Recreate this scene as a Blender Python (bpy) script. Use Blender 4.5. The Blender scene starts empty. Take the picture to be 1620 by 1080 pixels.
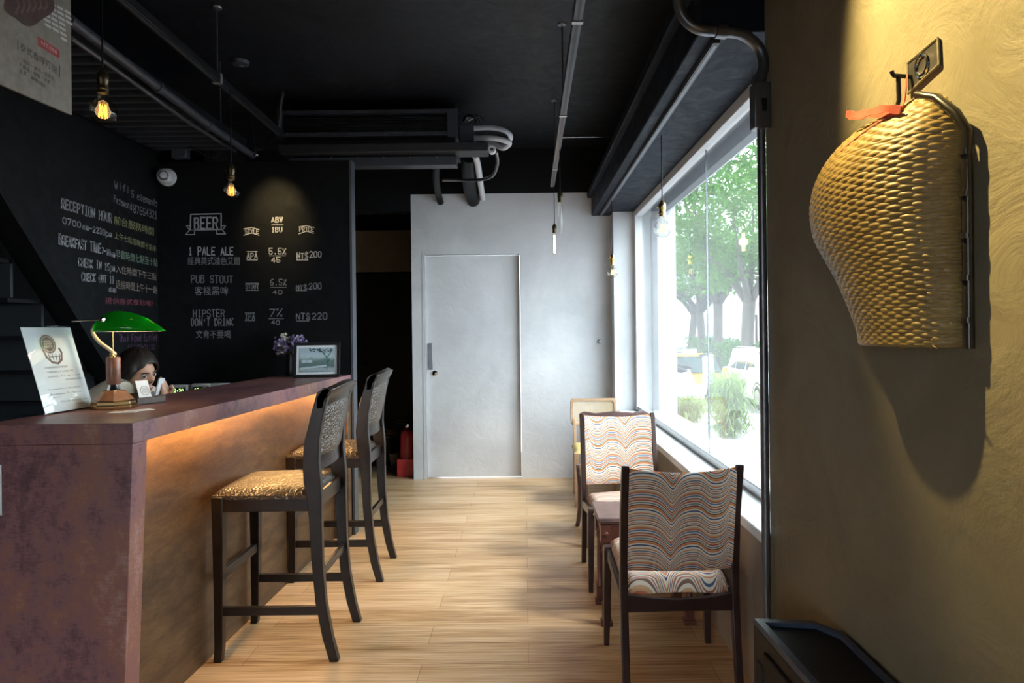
import bpy, bmesh, math, random
from mathutils import Vector, Matrix
SC = bpy.context.scene
COL = SC.collection
R = math.radians
# ------------------------------------------------------------------ camera
FPX, CU, CV, H = 1080.0, 830.0, 522.0, 1.39
ROLL = R(0.65); CR, SR = math.cos(ROLL), math.sin(ROLL)
cd = bpy.data.cameras.new('camera'); cam = bpy.data.objects.new('camera', cd); COL.objects.link(cam)
cd.sensor_width = 36; cd.lens = 36*FPX/1620; cd.clip_start = 0.05; cd.clip_end = 500
cd.shift_x = (810-CU)/1620; cd.shift_y = (CV-540)/1620
cam.matrix_world = Matrix(((CR, SR, 0, 0), (0, 0, -1, 0), (-SR, CR, 0, H), (0, 0, 0, 1)))
SC.camera = cam
# ------------------------------------------------------------------ sky, lights, exposure
SC.view_settings.view_transform = 'Standard'; SC.view_settings.look = 'None'
SC.view_settings.exposure = 0.38; SC.view_settings.gamma = 1.0; SC.view_settings.use_curve_mapping = False
w = bpy.data.worlds.new('sky'); SC.world = w; w.use_nodes = True
bg = w.node_tree.nodes['Background']; bg.inputs[0].default_value = (0.82, 0.92, 1.0, 1); bg.inputs[1].default_value = 8.0
def area(name, loc, rot, sx, sy, power, col=(1, 1, 1), portal=False):
    l = bpy.data.lights.new(name, 'AREA'); l.shape = 'RECTANGLE'; l.size = sx; l.size_y = sy; l.energy = power; l.color = col
    o = bpy.data.objects.new(name, l); COL.objects.link(o); o.location = loc; o.rotation_euler = rot
    if portal: l.cycles.is_portal = True
    return o
def spot(name, loc, target, power, angle, blend, col, size=.03):
    l = bpy.data.lights.new(name, 'SPOT'); l.energy = power; l.spot_size = R(angle); l.spot_blend = blend; l.color = col; l.shadow_soft_size = size
    o = bpy.data.objects.new(name, l); COL.objects.link(o); o.location = loc
    o.rotation_euler = (Vector(target)-Vector(loc)).to_track_quat('-Z', 'Y').to_euler(); return o
def point(name, loc, power, col, size=.02):
    l = bpy.data.lights.new(name, 'POINT'); l.energy = power; l.color = col; l.shadow_soft_size = size
    o = bpy.data.objects.new(name, l); COL.objects.link(o); o.location = loc; return o
area('window_portal', (1.42, 4.3, 1.5), (0, R(90), 0), 2.1, 3.9, 1, portal=True)
area('fill_portal', (-1.7, -2.66, 1.2), (R(-90), 0, 0), 1.8, 2.2, 1, portal=True)  # daylight through the unseen rear opening, added as fill
sun = bpy.data.lights.new('sun', 'SUN'); sun.energy = 2.5; sun.angle = R(12); sun.color = (1, .97, .92)
so = bpy.data.objects.new('sun', sun); COL.objects.link(so)
so.rotation_euler = Vector((-.62, .28, -.73)).to_track_quat('-Z', 'Y').to_euler()
WARM = (1.0, .70, .34)
spot('basket_spot', (.17, 1.75, 2.95), (.87, 1.43, 2.02), 290, 44, .8, (1.0, .76, .30), .025)
spot('board_spot', (-1.69, 4.26, 2.60), (-1.69, 4.68, 2.19), 30, 52, 1.0, (1.0, .72, .32), .04)
spot('stool_spot', (-.55, 2.7, 3.0), (-1.02, 3.06, .74), 60, 14, .9, (1.0, .74, .36), .02)
spot('far_stool_spot', (-.75, 3.9, 3.0), (-1.12, 3.98, .74), 34, 14, .8, (1.0, .74, .36), .02)

# ------------------------------------------------------------------ helpers
def P(u, v, Y):
    du, dv = u-CU, v-CV
    return Vector(((du*CR-dv*SR)/FPX*Y, Y, H-(du*SR+dv*CR)/FPX*Y))
def PX(u, v, X):                      # pixel onto a plane X = const
    du, dv = u-CU, v-CV
    Y = X*FPX/(du*CR-dv*SR); return Vector((X, Y, H-(du*SR+dv*CR)/FPX*Y))
def PZ(u, v, Z):
    du, dv = u-CU, v-CV
    Y = (H-Z)*FPX/(du*SR+dv*CR); return Vector(((du*CR-dv*SR)/FPX*Y, Y, Z))

class NT:
    def __init__(s, name):
        s.m = bpy.data.materials.new(name); s.m.use_nodes = True; s.t = s.m.node_tree
        s.t.nodes.clear(); s.out = s.n('ShaderNodeOutputMaterial')
    def n(s, kind, **kw):
        x = s.t.nodes.new(kind)
        for k, v in kw.items():
            if k.startswith('i_'):
                key = k[2:]; key = int(key) if key.isdigit() else key.replace('_', ' ')
                x.inputs[key].default_value = v
            else: setattr(x, k, v)
        return x
    def l(s, a, b): s.t.links.new(a, b)
    def math(s, op, a, b=None, c=None):
        x = s.n('ShaderNodeMath', operation=op)
        for i, q in enumerate((a, b, c)):
            if q is None: continue
            if hasattr(q, 'links'): s.l(q, x.inputs[i])
            else: x.inputs[i].default_value = q
        return x.outputs[0]
    def ramp(s, fac, stops, interp='LINEAR'):
        r = s.n('ShaderNodeValToRGB'); cr = r.color_ramp; cr.interpolation = interp
        while len(cr.elements) < len(stops): cr.elements.new(.5)
        for e, (p, c) in zip(cr.elements, stops):
            e.position = p; e.color = c4(c)
        s.l(fac, r.inputs[0]); return r.outputs[0]
    def noise(s, scale, detail=4, rough=.55, vec=None, stretch=None, dist=0):
        co = s.n('ShaderNodeTexCoord').outputs['Object'] if vec is None else vec
        if stretch:
            mp = s.n('ShaderNodeMapping'); mp.inputs['Scale'].default_value = stretch; s.l(co, mp.inputs[0]); co = mp.outputs[0]
        x = s.n('ShaderNodeTexNoise'); x.inputs['Scale'].default_value = scale; x.inputs['Detail'].default_value = detail
        x.inputs['Roughness'].default_value = rough; x.inputs['Distortion'].default_value = dist
        s.l(co, x.inputs['Vector']); return x.outputs['Fac']
    def bsdf(s, col, rough=.5, metal=0, spec=.5, bump=None, bstr=.3, bdist=.01, **kw):
        b = s.n('ShaderNodeBsdfPrincipled')
        for nm, v in (('Base Color', col), ('Roughness', rough), ('Metallic', metal), ('Specular IOR Level', spec)):
            if hasattr(v, 'links'): s.l(v, b.inputs[nm])
            else: b.inputs[nm].default_value = c4(v) if nm == 'Base Color' else v
        for k, v in kw.items(): b.inputs[k.replace('_', ' ')].default_value = v
        if bump is not None:
            bp = s.n('ShaderNodeBump'); bp.inputs['Strength'].default_value = bstr; bp.inputs['Distance'].default_value = bdist
            s.l(bump, bp.inputs['Height']); s.l(bp.outputs[0], b.inputs['Normal'])
        return b.outputs[0]
    def fin(s, sh): s.l(sh, s.out.inputs[0]); return s.m
def c4(c): return (c[0], c[1], c[2], 1)
def mix(a, b, t): return tuple(x*(1-t)+y*t for x, y in zip(a, b))
def simple(name, col, rough=.5, metal=0, var=.12, scale=14, spec=.5, bstr=.08, **kw):
    n = NT(name); f = n.noise(scale)
    c = n.ramp(f, [(.25, mix(col, (0, 0, 0), var)), (.75, mix(col, (1, 1, 1), var*.5) if max(col) > .2 else mix(col, tuple(x*1.8 for x in col), var*3))])
    return n.fin(n.bsdf(c, rough, metal, spec, bump=f if bstr else None, bstr=bstr, **kw))
def emit(name, col, strength):
    n = NT(name); e = n.n('ShaderNodeEmission'); e.inputs[0].default_value = c4(col); e.inputs[1].default_value = strength
    return n.fin(e.outputs[0])
def glassy(name, tint=(1, 1, 1), haze=0.0, refl=1.0, edge=None):
    n = NT(name); t = n.n('ShaderNodeBsdfTransparent'); t.inputs[0].default_value = c4(tint)
    g = n.n('ShaderNodeBsdfGlossy'); g.inputs['Roughness'].default_value = .01
    lw_ = n.n('ShaderNodeLayerWeight'); lw_.inputs[0].default_value = .5
    if edge: n.l(n.ramp(lw_.outputs['Facing'], [(.45, tint), (.80, tuple(x*.80 for x in tint)), (1, tuple(x*edge for x in tint))]), t.inputs[0])
    f = n.math('MULTIPLY', n.math('ADD', n.math('MULTIPLY', n.math('POWER', lw_.outputs['Facing'], 5), .9), .035), refl)
    mx = n.n('ShaderNodeMixShader'); n.l(f, mx.inputs[0]); n.l(t.outputs[0], mx.inputs[1]); n.l(g.outputs[0], mx.inputs[2])
    o = mx.outputs[0]
    if haze:
        d = n.n('ShaderNodeBsdfTranslucent'); d.inputs[0].default_value = (.95, .98, 1, 1)
        m2 = n.n('ShaderNodeMixShader'); m2.inputs[0].default_value = haze; n.l(o, m2.inputs[1]); n.l(d.outputs[0], m2.inputs[2]); o = m2.outputs[0]
    return n.fin(o)

class MB:
    def __init__(s): s.v = []; s.f = []
    def add(s, vs, fs):
        k = len(s.v); s.v += [tuple(v) for v in vs]; s.f += [tuple(i+k for i in f) for f in fs]; return s
    def box(s, x0, x1, y0, y1, z0, z1, M=None):
        vs = [Vector((x, y, z)) for z in (z0, z1) for y in (y0, y1) for x in (x0, x1)]
        if M is not None: vs = [M @ v for v in vs]
        return s.add(vs, [(0, 2, 3, 1), (4, 5, 7, 6), (0, 1, 5, 4), (2, 6, 7, 3), (0, 4, 6, 2), (1, 3, 7, 5)])
    def loft(s, rings, caps=True, closed=True):
        n = len(rings[0]); vs = [p for r in rings for p in r]; fs = []
        for i in range(len(rings)-1):
            for j in range(n if closed else n-1):
                a = i*n+j; b = i*n+(j+1) % n; fs.append((a, b, b+n, a+n))
        if caps: fs.append(tuple(range(n))[::-1]); fs.append(tuple(range((len(rings)-1)*n, len(rings)*n)))
        return s.add(vs, fs)
    def tube(s, pts, r, n=10, caps=True, flat=1.0):
        pts = [Vector(p) for p in pts]; rs = r if isinstance(r, (list, tuple)) else [r]*len(pts); rings = []
        up = None
        for i, p in enumerate(pts):
            d = (pts[min(i+1, len(pts)-1)]-pts[max(i-1, 0)]).normalized()
            if up is None: up = Vector((0, 0, 1)) if abs(d.z) < .9 else Vector((0, 1, 0))
            x = d.cross(up).normalized(); y = x.cross(d).normalized(); up = y
            rings.append([p+(x*math.cos(2*math.pi*k/n)+y*math.sin(2*math.pi*k/n)*flat)*rs[i] for k in range(n)])
        return s.loft(rings, caps)
    def rects(s, secs):            # secs: (center, half-width x, half-width y) at rising z: posts and legs
        return s.loft([[Vector(c)+Vector((a*sx, b*sy, 0)) for sx, sy in ((-1, -1), (1, -1), (1, 1), (-1, 1))] for c, a, b in secs])
    def lathe(s, prof, n=24, c=(0, 0, 0), M=None):
        rings = []
        for r, z in prof:
            ring = [Vector((c[0]+r*math.cos(2*math.pi*k/n), c[1]+r*math.sin(2*math.pi*k/n), c[2]+z)) for k in range(n)]
            rings.append([M @ p for p in ring] if M is not None else ring)
        return s.loft(rings)
    def prism(s, poly, d0, d1, f):  # poly 2D, f(a,b,d)->3D
        n = len(poly); vs = [f(a, b, d) for d in (d0, d1) for a, b in poly]
        return s.add(vs, [tuple(range(n))[::-1], tuple(range(n, 2*n))]+[(i, (i+1) % n, (i+1) % n+n, i+n) for i in range(n)])
    def grid(s, nu, nv, f):
        vs = [f(i/nu, j/nv) for j in range(nv+1) for i in range(nu+1)]
        return s.add(vs, [(j*(nu+1)+i, j*(nu+1)+i+1, (j+1)*(nu+1)+i+1, (j+1)*(nu+1)+i) for j in range(nv) for i in range(nu)])
    def sphere(s, c, r, nu=16, nv=10, M=None):
        rx, ry, rz = r if isinstance(r, (tuple, list)) else (r, r, r); rings = []
        for j in range(nv+1):
            t = math.pi*(j+.02*(j == 0)-.02*(j == nv))/nv
            ring = [Vector((rx*math.sin(t)*math.cos(2*math.pi*k/nu), ry*math.sin(t)*math.sin(2*math.pi*k/nu), -rz*math.cos(t))) for k in range(nu)]
            rings.append([(M @ p if M is not None else p)+Vector(c) for p in ring])
        return s.loft(rings)
    def build(s, name, mat, parent=None, smooth=40, bevel=0, seg=2, fix=True, **props):
        me = bpy.data.meshes.new(name); me.from_pydata(s.v, [], s.f); me.update()
        if fix:
            b = bmesh.new(); b.from_mesh(me); bmesh.ops.recalc_face_normals(b, faces=b.faces); b.to_mesh(me); b.free()
        if smooth:
            me.polygons.foreach_set('use_smooth', [True]*len(me.polygons)); me.set_sharp_from_angle(angle=R(smooth))
        o = bpy.data.objects.new(name, me); COL.objects.link(o); me.materials.append(mat)
        if parent is not None: o.parent = parent
        if bevel:
            m = o.modifiers.new('bevel', 'BEVEL'); m.width = bevel; m.segments = seg; m.limit_method = 'ANGLE'; m.angle_limit = R(40)
        for k, v in props.items(): o[k] = v
        return o
def tag(o, label, cat, group=None):
    o['label'] = label; o['category'] = cat
    if group: o['group'] = group
    return o
def thing(name, label, cat, loc=(0, 0, 0), rz=0, group=None):
    o = bpy.data.objects.new(name, None); COL.objects.link(o); o.location = loc; o.rotation_euler = (0, 0, rz); o.empty_display_size = .1
    return tag(o, label, cat, group)
def struct(o): o['kind'] = 'structure'; return o
def dup(root, loc, rz=None, label=None):
    r = root.copy(); COL.objects.link(r); r.location = loc
    if rz is not None: r.rotation_euler = (0, 0, rz)
    if label: r['label'] = label
    for ch in list(root.children):
        c = ch.copy(); COL.objects.link(c); c.parent = r
        for g in list(ch.children):
            d = g.copy(); COL.objects.link(d); d.parent = c
    return r
def arc(pts, n=8):                 # Catmull-Rom through pts
    pts = [Vector(p) for p in pts]; q = [pts[0]*2-pts[1]]+pts+[pts[-1]*2-pts[-2]]; out = []
    for i in range(1, len(q)-2):
        for k in range(n):
            t = k/n; a, b, c, d = q[i-1:i+3]
            out.append(.5*((2*b)+(c-a)*t+(2*a-5*b+4*c-d)*t*t+(3*b-a-3*c+d)*t**3))
    return out+[pts[-1]]
# stroke lettering -------------------------------------------------
G = {'A': '00 26 40|12 32', 'B': '00 06 36 45 34 03|34 41 30 00', 'C': '45 36 16 05 01 10 30 41', 'D': '00 06 26 44 42 20 00', 'E': '40 00 06 46|03 33',
 'F': '00 06 46|03 33', 'H': '00 06|40 46|03 43', 'I': '20 26|10 30|16 36', 'K': '00 06|46 03 40', 'L': '06 00 40', 'M': '00 06 23 46 40', 'N': '00 06 40 46',
 'O': '10 01 05 16 36 45 41 30 10', 'P': '00 06 36 45 44 33 03', 'R': '00 06 36 45 44 33 03|23 40', 'S': '45 36 16 05 04 13 33 42 41 30 10 01', 'T': '20 26|06 46',
 'U': '06 01 10 30 41 46', 'V': '06 20 46', 'W': '06 10 24 30 46', 'X': '00 46|06 40', 'Y': '06 23 46|23 20', '0': '10 01 05 16 36 45 41 30 10', '1': '15 26 20|10 30',
 '2': '05 16 36 45 44 00 40', '3': '05 16 36 45 44 33 13|33 42 41 30 10 01', '4': '30 36 02 42', '5': '46 06 03 33 42 41 30 10 01', '6': '46 26 04 01 10 30 41 42 33 03',
 '7': '06 46 10', '8': '13 04 05 16 36 45 44 33 13 02 01 10 30 41 42 33', '%': '00 46|06 16 15 05 06|30 40 41 31 30', '$': '45 36 16 05 04 13 33 42 41 30 10 01|27 2a',
 '.': '20 21', '-': '03 43', '~': '03 14 32 43', "'": '26 24', 'a': '33 13 01 10 30|34 30', 'm': '00 04|03 14 24 20|23 34 44 40', 'p': '0b 04|03 14 34 43 41 30 10 01',
 'i': '20 24|25 26', 'f': '20 25 36 46|04 34', 'e': '02 42 43 34 14 03 01 10 40', 'l': '26 21 30', 'n': '00 04|03 14 34 43 40', 't': '26 21 30|04 44',
 's': '44 14 03 33 31 30 00', 'o': '10 01 03 14 34 43 41 30 10', 'w': '04 10 23 30 44', 'r': '00 04|03 14 34', 'd': '46 40|41 30 10 01 03 14 34 43', 'h': '00 06|03 14 34 43 40',
 'u': '04 01 10 30 41|44 40', '!': '26 22|21 20', '(': '36 14 12 30', ':': '21 22|24 25'}
def hexc(ch): return {'a': -1, 'b': -2}.get(ch, int(ch) if ch.isdigit() else 0)
rnd = random.Random(7)
def strokes(mb, text, A, B, C, w, nrm, jit=.25):
    """single-stroke writing: A baseline-left, B baseline-right, C cap-height over A"""
    A, B, C = Vector(A), Vector(B), Vector(C); L = B-A; U = C-A; n = len(text); adv = 1.0/max(n*6-2, 1); nrm = Vector(nrm).normalized()
    for i, ch in enumerate(text):
        if ch == ' ' or ch not in G: continue
        dy = rnd.uniform(-.04, .04); sc = rnd.uniform(.94, 1.06)
        for st in G[ch].split('|'):
            pts = [A+L*((i*6+hexc(p[0])+rnd.uniform(-jit, jit)*.6)*adv)+U*(dy+sc*(hexc(p[1])+rnd.uniform(-jit, jit)*.5)/6) for p in st.split()]
            ribbon(mb, pts, w, nrm)
def ribbon(mb, pts, w, nrm):
    nrm = Vector(nrm)
    for a, b in zip(pts, pts[1:]):
        d = b-a
        if d.length < 1e-5: continue
        d.normalize(); p = d.cross(nrm)*w*.5; e = d*w*.35
        mb.add([a-e-p, b+e-p, b+e+p, a-e+p], [(0, 1, 2, 3)])
_fc = {}
def glyphs(text):
    if text not in _fc:
        cu = bpy.data.curves.new('t', 'FONT'); cu.body = text; cu.size = 1; cu.resolution_u = 2
        o = bpy.data.objects.new('t', cu); COL.objects.link(o)
        dg = bpy.context.evaluated_depsgraph_get(); me = o.evaluated_get(dg).to_mesh()
        _fc[text] = ([v.co.copy() for v in me.vertices], [tuple(p.vertices) for p in me.polygons])
        o.evaluated_get(dg).to_mesh_clear(); bpy.data.objects.remove(o); bpy.data.curves.remove(cu)
    return _fc[text]
def typed(mb, text, A, B, C):
    vs, fs = glyphs(text)
    if not vs: return
    A, B, C = Vector(A), Vector(B), Vector(C); x0 = min(v.x for v in vs); x1 = max(v.x for v in vs); y0 = min(v.y for v in vs); y1 = max(v.y for v in vs)
    mb.add([A+(B-A)*((v.x-x0)/(x1-x0))+(C-A)*((v.y-y0)/max(y1-y0, 1e-6)) for v in vs], fs)
# ------------------------------------------------------------------ materials
def plaster(name, c1, c2, scale, bstr, rough=.75, bsc=9, spec=.3):
    n = NT(name); f = n.noise(scale, 6, .6, dist=.6); g = n.noise(bsc, 8, .62, dist=1.2); h = n.noise(scale*.35, 3, .5)
    c = n.ramp(n.math('ADD', n.math('MULTIPLY', f, .6), n.math('MULTIPLY', h, .4)), [(.32, c1), (.66, c2)])
    r = n.ramp(g, [(.3, (.6,)*3), (.8, (.95,)*3)])
    bw = n.n('ShaderNodeRGBToBW'); n.l(r, bw.inputs[0])
    return n.fin(n.bsdf(c, n.math('MULTIPLY', bw.outputs[0], rough/.8), 0, spec, bump=g, bstr=bstr, bdist=.02))
CONC = plaster('pale_concrete', (.46, .475, .50), (.67, .685, .71), 1.5, .2)
OLIVE = plaster('trowelled_plaster', (.165, .140, .090), (.255, .220, .145), 2.2, .5, .7, 4.5)
SILLC = plaster('white_sill_paint', (.72, .74, .76), (.84, .86, .87), 3, .1)
TANW = plaster('tan_plaster', (.24, .19, .15), (.35, .29, .23), 3, .2)
BLACKW = plaster('black_wall_paint', (.0045, .005, .006), (.008, .009, .0105), 2, .06, .8, spec=.18)
CEIL = plaster('dark_ceiling_paint', (.007, .0085, .012), (.013, .015, .020), 1.2, .10, .55)
NAVY = plaster('navy_soffit_paint', (.008, .012, .021), (.013, .019, .032), 2.0, .12, .6, spec=.12)
STAIR = plaster('dark_slate_paint', (.016, .022, .028), (.026, .034, .042), 2, .06, .6)
def floor_mat():
    n = NT('honey_laminate'); co = n.n('ShaderNodeTexCoord').outputs['Object']
    br = n.n('ShaderNodeTexBrick', offset=.37, offset_frequency=2, squash=1); br.inputs['Scale'].default_value = 1
    br.inputs['Brick Width'].default_value = 1.2; br.inputs['Row Height'].default_value = .19; br.inputs['Mortar Size'].default_value = .0012
    br.inputs['Color1'].default_value = (.3,)*3+(1,); br.inputs['Color2'].default_value = (.7,)*3+(1,); br.inputs['Mortar'].default_value = (0,)*3+(1,); n.l(co, br.inputs[0])
    s = n.noise(3.0, 6, .65, co, (.8, 34, 1), .3); s2 = n.noise(1.2, 3, .5, co, (1, 9, 1)); 
    bw = n.n('ShaderNodeRGBToBW'); n.l(br.outputs[0], bw.inputs[0])
    f = n.math('ADD', n.math('MULTIPLY', s, .62), n.math('ADD', n.math('MULTIPLY', s2, .26), n.math('MULTIPLY', bw.outputs[0], .16)))
    c = n.ramp(f, [(.36, (.17, .075, .025)), (.45, (.40, .235, .10)), (.55, (.61, .42, .24)), (.68, (.75, .58, .40))])
    d = n.n('ShaderNodeMix', data_type='RGBA', blend_type='MULTIPLY'); d.inputs[0].default_value = .45
    n.l(c, d.inputs[6]); n.l(n.ramp(br.outputs['Fac'], [(0, (1, 1, 1)), (1, (.2, .15, .1))]), d.inputs[7])
    return n.fin(n.bsdf(d.outputs[2], n.math('ADD', n.math('MULTIPLY', s, .2), .26), 0, .45, bump=s, bstr=.06))
FLOOR = floor_mat()
def rust(name, cs, bump=.1, rough=.38, st=(1, 1, 1)):
    n = NT(name); a = n.noise(2.4, 7, .7, stretch=st, dist=.3); b = n.noise(15, 9, .8, stretch=(st[0], st[1], st[2]*1.0)); s = n.noise(40, 3, .6, stretch=(1, 1, 6))
    f = n.math('ADD', n.math('MULTIPLY', a, .50), n.math('ADD', n.math('MULTIPLY', b, .42), n.math('MULTIPLY', s, .14)))
    c = n.ramp(f, [(.40, cs[0]), (.47, cs[1]), (.53, cs[2]), (.585, cs[3]), (.67, cs[4])])
    return n.fin(n.bsdf(c, rough, 0, .5, bump=b, bstr=bump))
RUST = rust('rust_purple_laminate', [(.045, .018, .022), (.125, .053, .062), (.22, .100, .110), (.25, .105, .070), (.36, .21, .205)], st=(1, 1, .6))
BROWNP = rust('brushed_copper_brown_panel', [(.018, .010, .005), (.042, .021, .009), (.070, .035, .014), (.10, .052, .020), (.13, .075, .03)], .15, .42, st=(1, .6, 2.2))
DARKWOOD = simple('dark_stained_wood', (.011, .0075, .0065), .30, var=.35, scale=18, bstr=.1, spec=.35)
MAHOG = simple('mahogany_wood', (.085, .028, .020), .3, var=.25, scale=12, bstr=.06)
PLUMW = simple('plum_brown_wood', (.10, .060, .058), .35, var=.25, scale=12, bstr=.06)
TANWOOD = simple('tan_beech_wood', (.40, .23, .11), .4, var=.2, scale=20, bstr=.05)
def leather():
    n = NT('embossed_crocodile_leather'); co = n.n('ShaderNodeTexCoord').outputs['Object']
    v = n.n('ShaderNodeTexVoronoi', feature='DISTANCE_TO_EDGE'); v.inputs['Scale'].default_value = 62; n.l(co, v.inputs['Vector'])
    h = n.ramp(v.outputs['Distance'], [(0, (0, 0, 0)), (.22, (1, 1, 1))]); f = n.noise(6)
    c = n.ramp(f, [(.3, (.022, .015, .010)), (.7, (.045, .031, .020))])
    bw = n.n('ShaderNodeRGBToBW'); n.l(h, bw.inputs[0])
    return n.fin(n.bsdf(c, .34, 0, .7, bump=bw.outputs[0], bstr=.55, bdist=.004))
LEATHER = leather()
BLACKM = simple('black_metal', (.018, .019, .022), .4, .5, bstr=0)
DGREY = simple('dark_grey_painted_steel', (.058, .063, .076), .42, .3, bstr=.03)
GREYM = simple('grey_conduit_metal', (.16, .165, .18), .35, .8, bstr=.03)
LGREY = simple('light_grey_metal', (.42, .43, .45), .35, .7, bstr=.02)
CHROME = simple('chrome', (.7, .7, .72), .15, 1, bstr=0)
BRASS = simple('aged_brass', (.42, .26, .10), .28, 1, bstr=.03)
GOLD = simple('bright_brass', (.72, .52, .18), .25, 1, bstr=0)
WHITEP = simple('white_plastic', (.75, .76, .78), .4, var=.03, bstr=0)
WHITEF = simple('white_foam_insulation', (.68, .70, .74), .8, var=.06, bstr=.1)
PAPER = simple('white_paper', (.82, .83, .86), .6, var=.02, bstr=0)
INK = simple('black_ink', (.02, .02, .02), .6, bstr=0)
BLACKP = simple('black_plastic', (.006, .007, .009), .45, spec=.3, bstr=.05, scale=80)
RUBBER = simple('black_rubber', (.012, .012, .012), .8)
WHITEFR = simple('white_window_paint', (.70, .72, .74), .4, var=.04, bstr=.02)
CHALK = {k: simple(k+'_chalk', c, .9, var=.35, scale=60, bstr=0) for k, c in dict(white=(.62, .63, .66), grey=(.24, .25, .28), yellow=(.24, .23, .07), green=(.12, .21, .14), peach=(.21, .16, .125), red=(.17, .04, .06), lilac=(.10, .05, .11)).items()}
PANE = glassy('hazy_window_glass', (.97, .99, .98), haze=.02)  # translucent share stands in for the glare haze over the panes
CLEAR = glassy('clear_glass', (.97, .97, .97))
BULBG = glassy('clear_bulb_glass', (.96, .95, .92), edge=.25)
AMBER = glassy('amber_tinted_glass', (1, .93, .80), edge=.5)
FIL_A = emit('amber_filament', (1, .34, .04), 4.5)
FIL_W = emit('warm_tube_filament', (1, .62, .40), 14)
FIL_P = emit('pale_filament', (1, .80, .42), 1.6)

# ------------------------------------------------------------------ setting
YB, YW, XW, XL = 4.68, 6.41, .87, -2.51        # chalkboard wall, back wall, right wall, left chalk wall
S = lambda name, mb, mat, **k: struct(mb.build(name, mat, **k))
S('floor', MB().box(-3.7, 1.38, -2.8, 7.8, -.12, 0), FLOOR)
S('ceiling', MB().box(-3.7, 1.38, -2.8, 7.8, 3.1, 3.25), CEIL)
m = MB()   # back wall with the door recess
dx0, dx1, dz = P(673, 600, YW).x, P(824, 600, YW).x, P(750, 402, YW).z
m.box(-1.056, dx0, YW, YW+.16, 0, 2.675); m.box(dx1, 1.02, YW, YW+.16, 0, 2.675); m.box(dx0, dx1, YW, YW+.16, dz, 2.675)
S('wall_back', m, CONC)
S('wall_back_upper', MB().box(-2.6, 1.02, YW, YW+.2, 2.675, 3.1), BLACKW)
d = S('door_1', MB().box(dx0+.006, dx1-.002, YW+.055, YW+.10, .008, dz-.006), CONC)
k0, k1 = P(676, 585, YW), P(683, 543, YW)
hb = MB().box(k0.x, k1.x, YW+.045, YW+.056, k0.z, k1.z); hb.build('recessed_pull', GREYM, d, bevel=.004)
c = P(688.5, 590, YW+.05)
MB().lathe([(.001, .0), (.022, .002), (.025, .008), (.012, .012), (.001, .014)], 20, M=Matrix.Translation(c) @ Matrix.Rotation(R(90), 4, 'X')).build('door_lock', CHROME, d)
struct(MB().box(dx0-.02, dx0, YW-.004, YW+.02, 0, dz+.02).box(dx0, dx1+.02, YW-.004, YW+.02, dz, dz+.02).build('trim_1', CONC))
S('wall_right', MB().box(XW, XW+.52, -2.8, 2.44, 0, 3.1), OLIVE)
S('wall_right_below_window', MB().box(XW, 1.38, 2.44, 6.2, 0, .61), TANW)
S('wall_right_above_window', MB().box(.9, 1.38, 2.44, YW, 2.56, 3.1), BLACKW)
S('wall_right_pier', MB().box(.815, 1.38, 6.2, YW, 0, 2.6), CONC)
S('wall_outer_pier', MB().box(1.02, 1.382, YW, 7.8, -.9, 3.25), SILLC)
S('trim_2', MB().box(.64, 1.05, 2.46, YW, 2.455, 2.66).box(.60, .66, 2.46, YW, 2.62, 2.68), NAVY, bevel=.006)
S('trim_3', MB().box(1.05, 1.38, 2.44, 6.2, 2.50, 2.56), SILLC)
m = MB(); prof = [(2.9, 2.48), (4.68, .575), (4.68, 3.1), (2.9, 3.1)]
m.prism(prof, XL-.10, XL, lambda a, b, d_: Vector((d_, a, b))); WL = S('wall_left', m, BLACKW)
WB = S('wall_chalkboard', MB().box(XL-.1, -1.191, YB, YB+.09, 0, 2.57), BLACKW, bevel=.004)
S('wall_chalkboard_edge', MB().box(-1.191, -1.176, YB-.004, YB+.094, 0, 2.57), DGREY)
S('wall_stair', MB().box(-3.7, -3.6, -2.8, 5.7, 0, 3.1), BLACKW)
S('wall_stair_end', MB().box(-3.6, XL-.1, 5.6, 5.7, 0, 3.1), BLACKW)
S('wall_corridor_back', MB().box(-2.6, -1.056, 7.7, 7.8, 0, 3.1), BLACKW)
S('wall_corridor_right', MB().box(-1.056, -.99, YW+.16, 7.7, 0, 3.1), BLACKW)
S('wall_corridor_left', MB().box(-2.66, -2.6, 5.7, 7.7, 0, 3.1), BLACKW)
S('trim_4', MB().box(-2.6, -1.056, 7.62, 7.699, 2.06, 2.52), TANW)
S('trim_5', MB().box(-2.6, -1.06, 6.42, 6.6, 2.52, 2.675), BLACKW)
d2 = S('door_2', MB().box(-2.1, -1.10, 7.64, 7.70, .005, 2.04), simple('black_door_paint', (.012, .011, .010), .45))
h = P(572, 577, 7.6); MB().tube([h, h+Vector((.11, -.01, 0))], .008).tube([h, h+Vector((0, .05, 0))], .012).build('door_handle', BLACKM, d2)
# unseen side behind the camera, its glazed opening sized and placed for fill light
S('wall_front', MB().box(-3.6, -2.6, -2.8, -2.68, 0, 3.1).box(-.8, XW, -2.8, -2.68, 0, 3.1).box(-2.6, -.8, -2.8, -2.68, 2.3, 3.1), BLACKW)
w2 = struct(thing('fill_window', 'x', 'x')); del w2['label'], w2['category']
m = MB()
for x in (-2.6, -1.725, -.85): m.box(x, x+.05, -2.78, -2.72, 0, 2.3)
m.box(-2.6, -.8, -2.78, -2.72, 0, .06).box(-2.6, -.8, -2.78, -2.72, 2.25, 2.3); m.build('window_frame', BLACKM, w2)
for x in (-2.55, -1.675): MB().box(x, x+.825, -2.752, -2.746, .06, 2.25).build('pane', CLEAR, w2)
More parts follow.
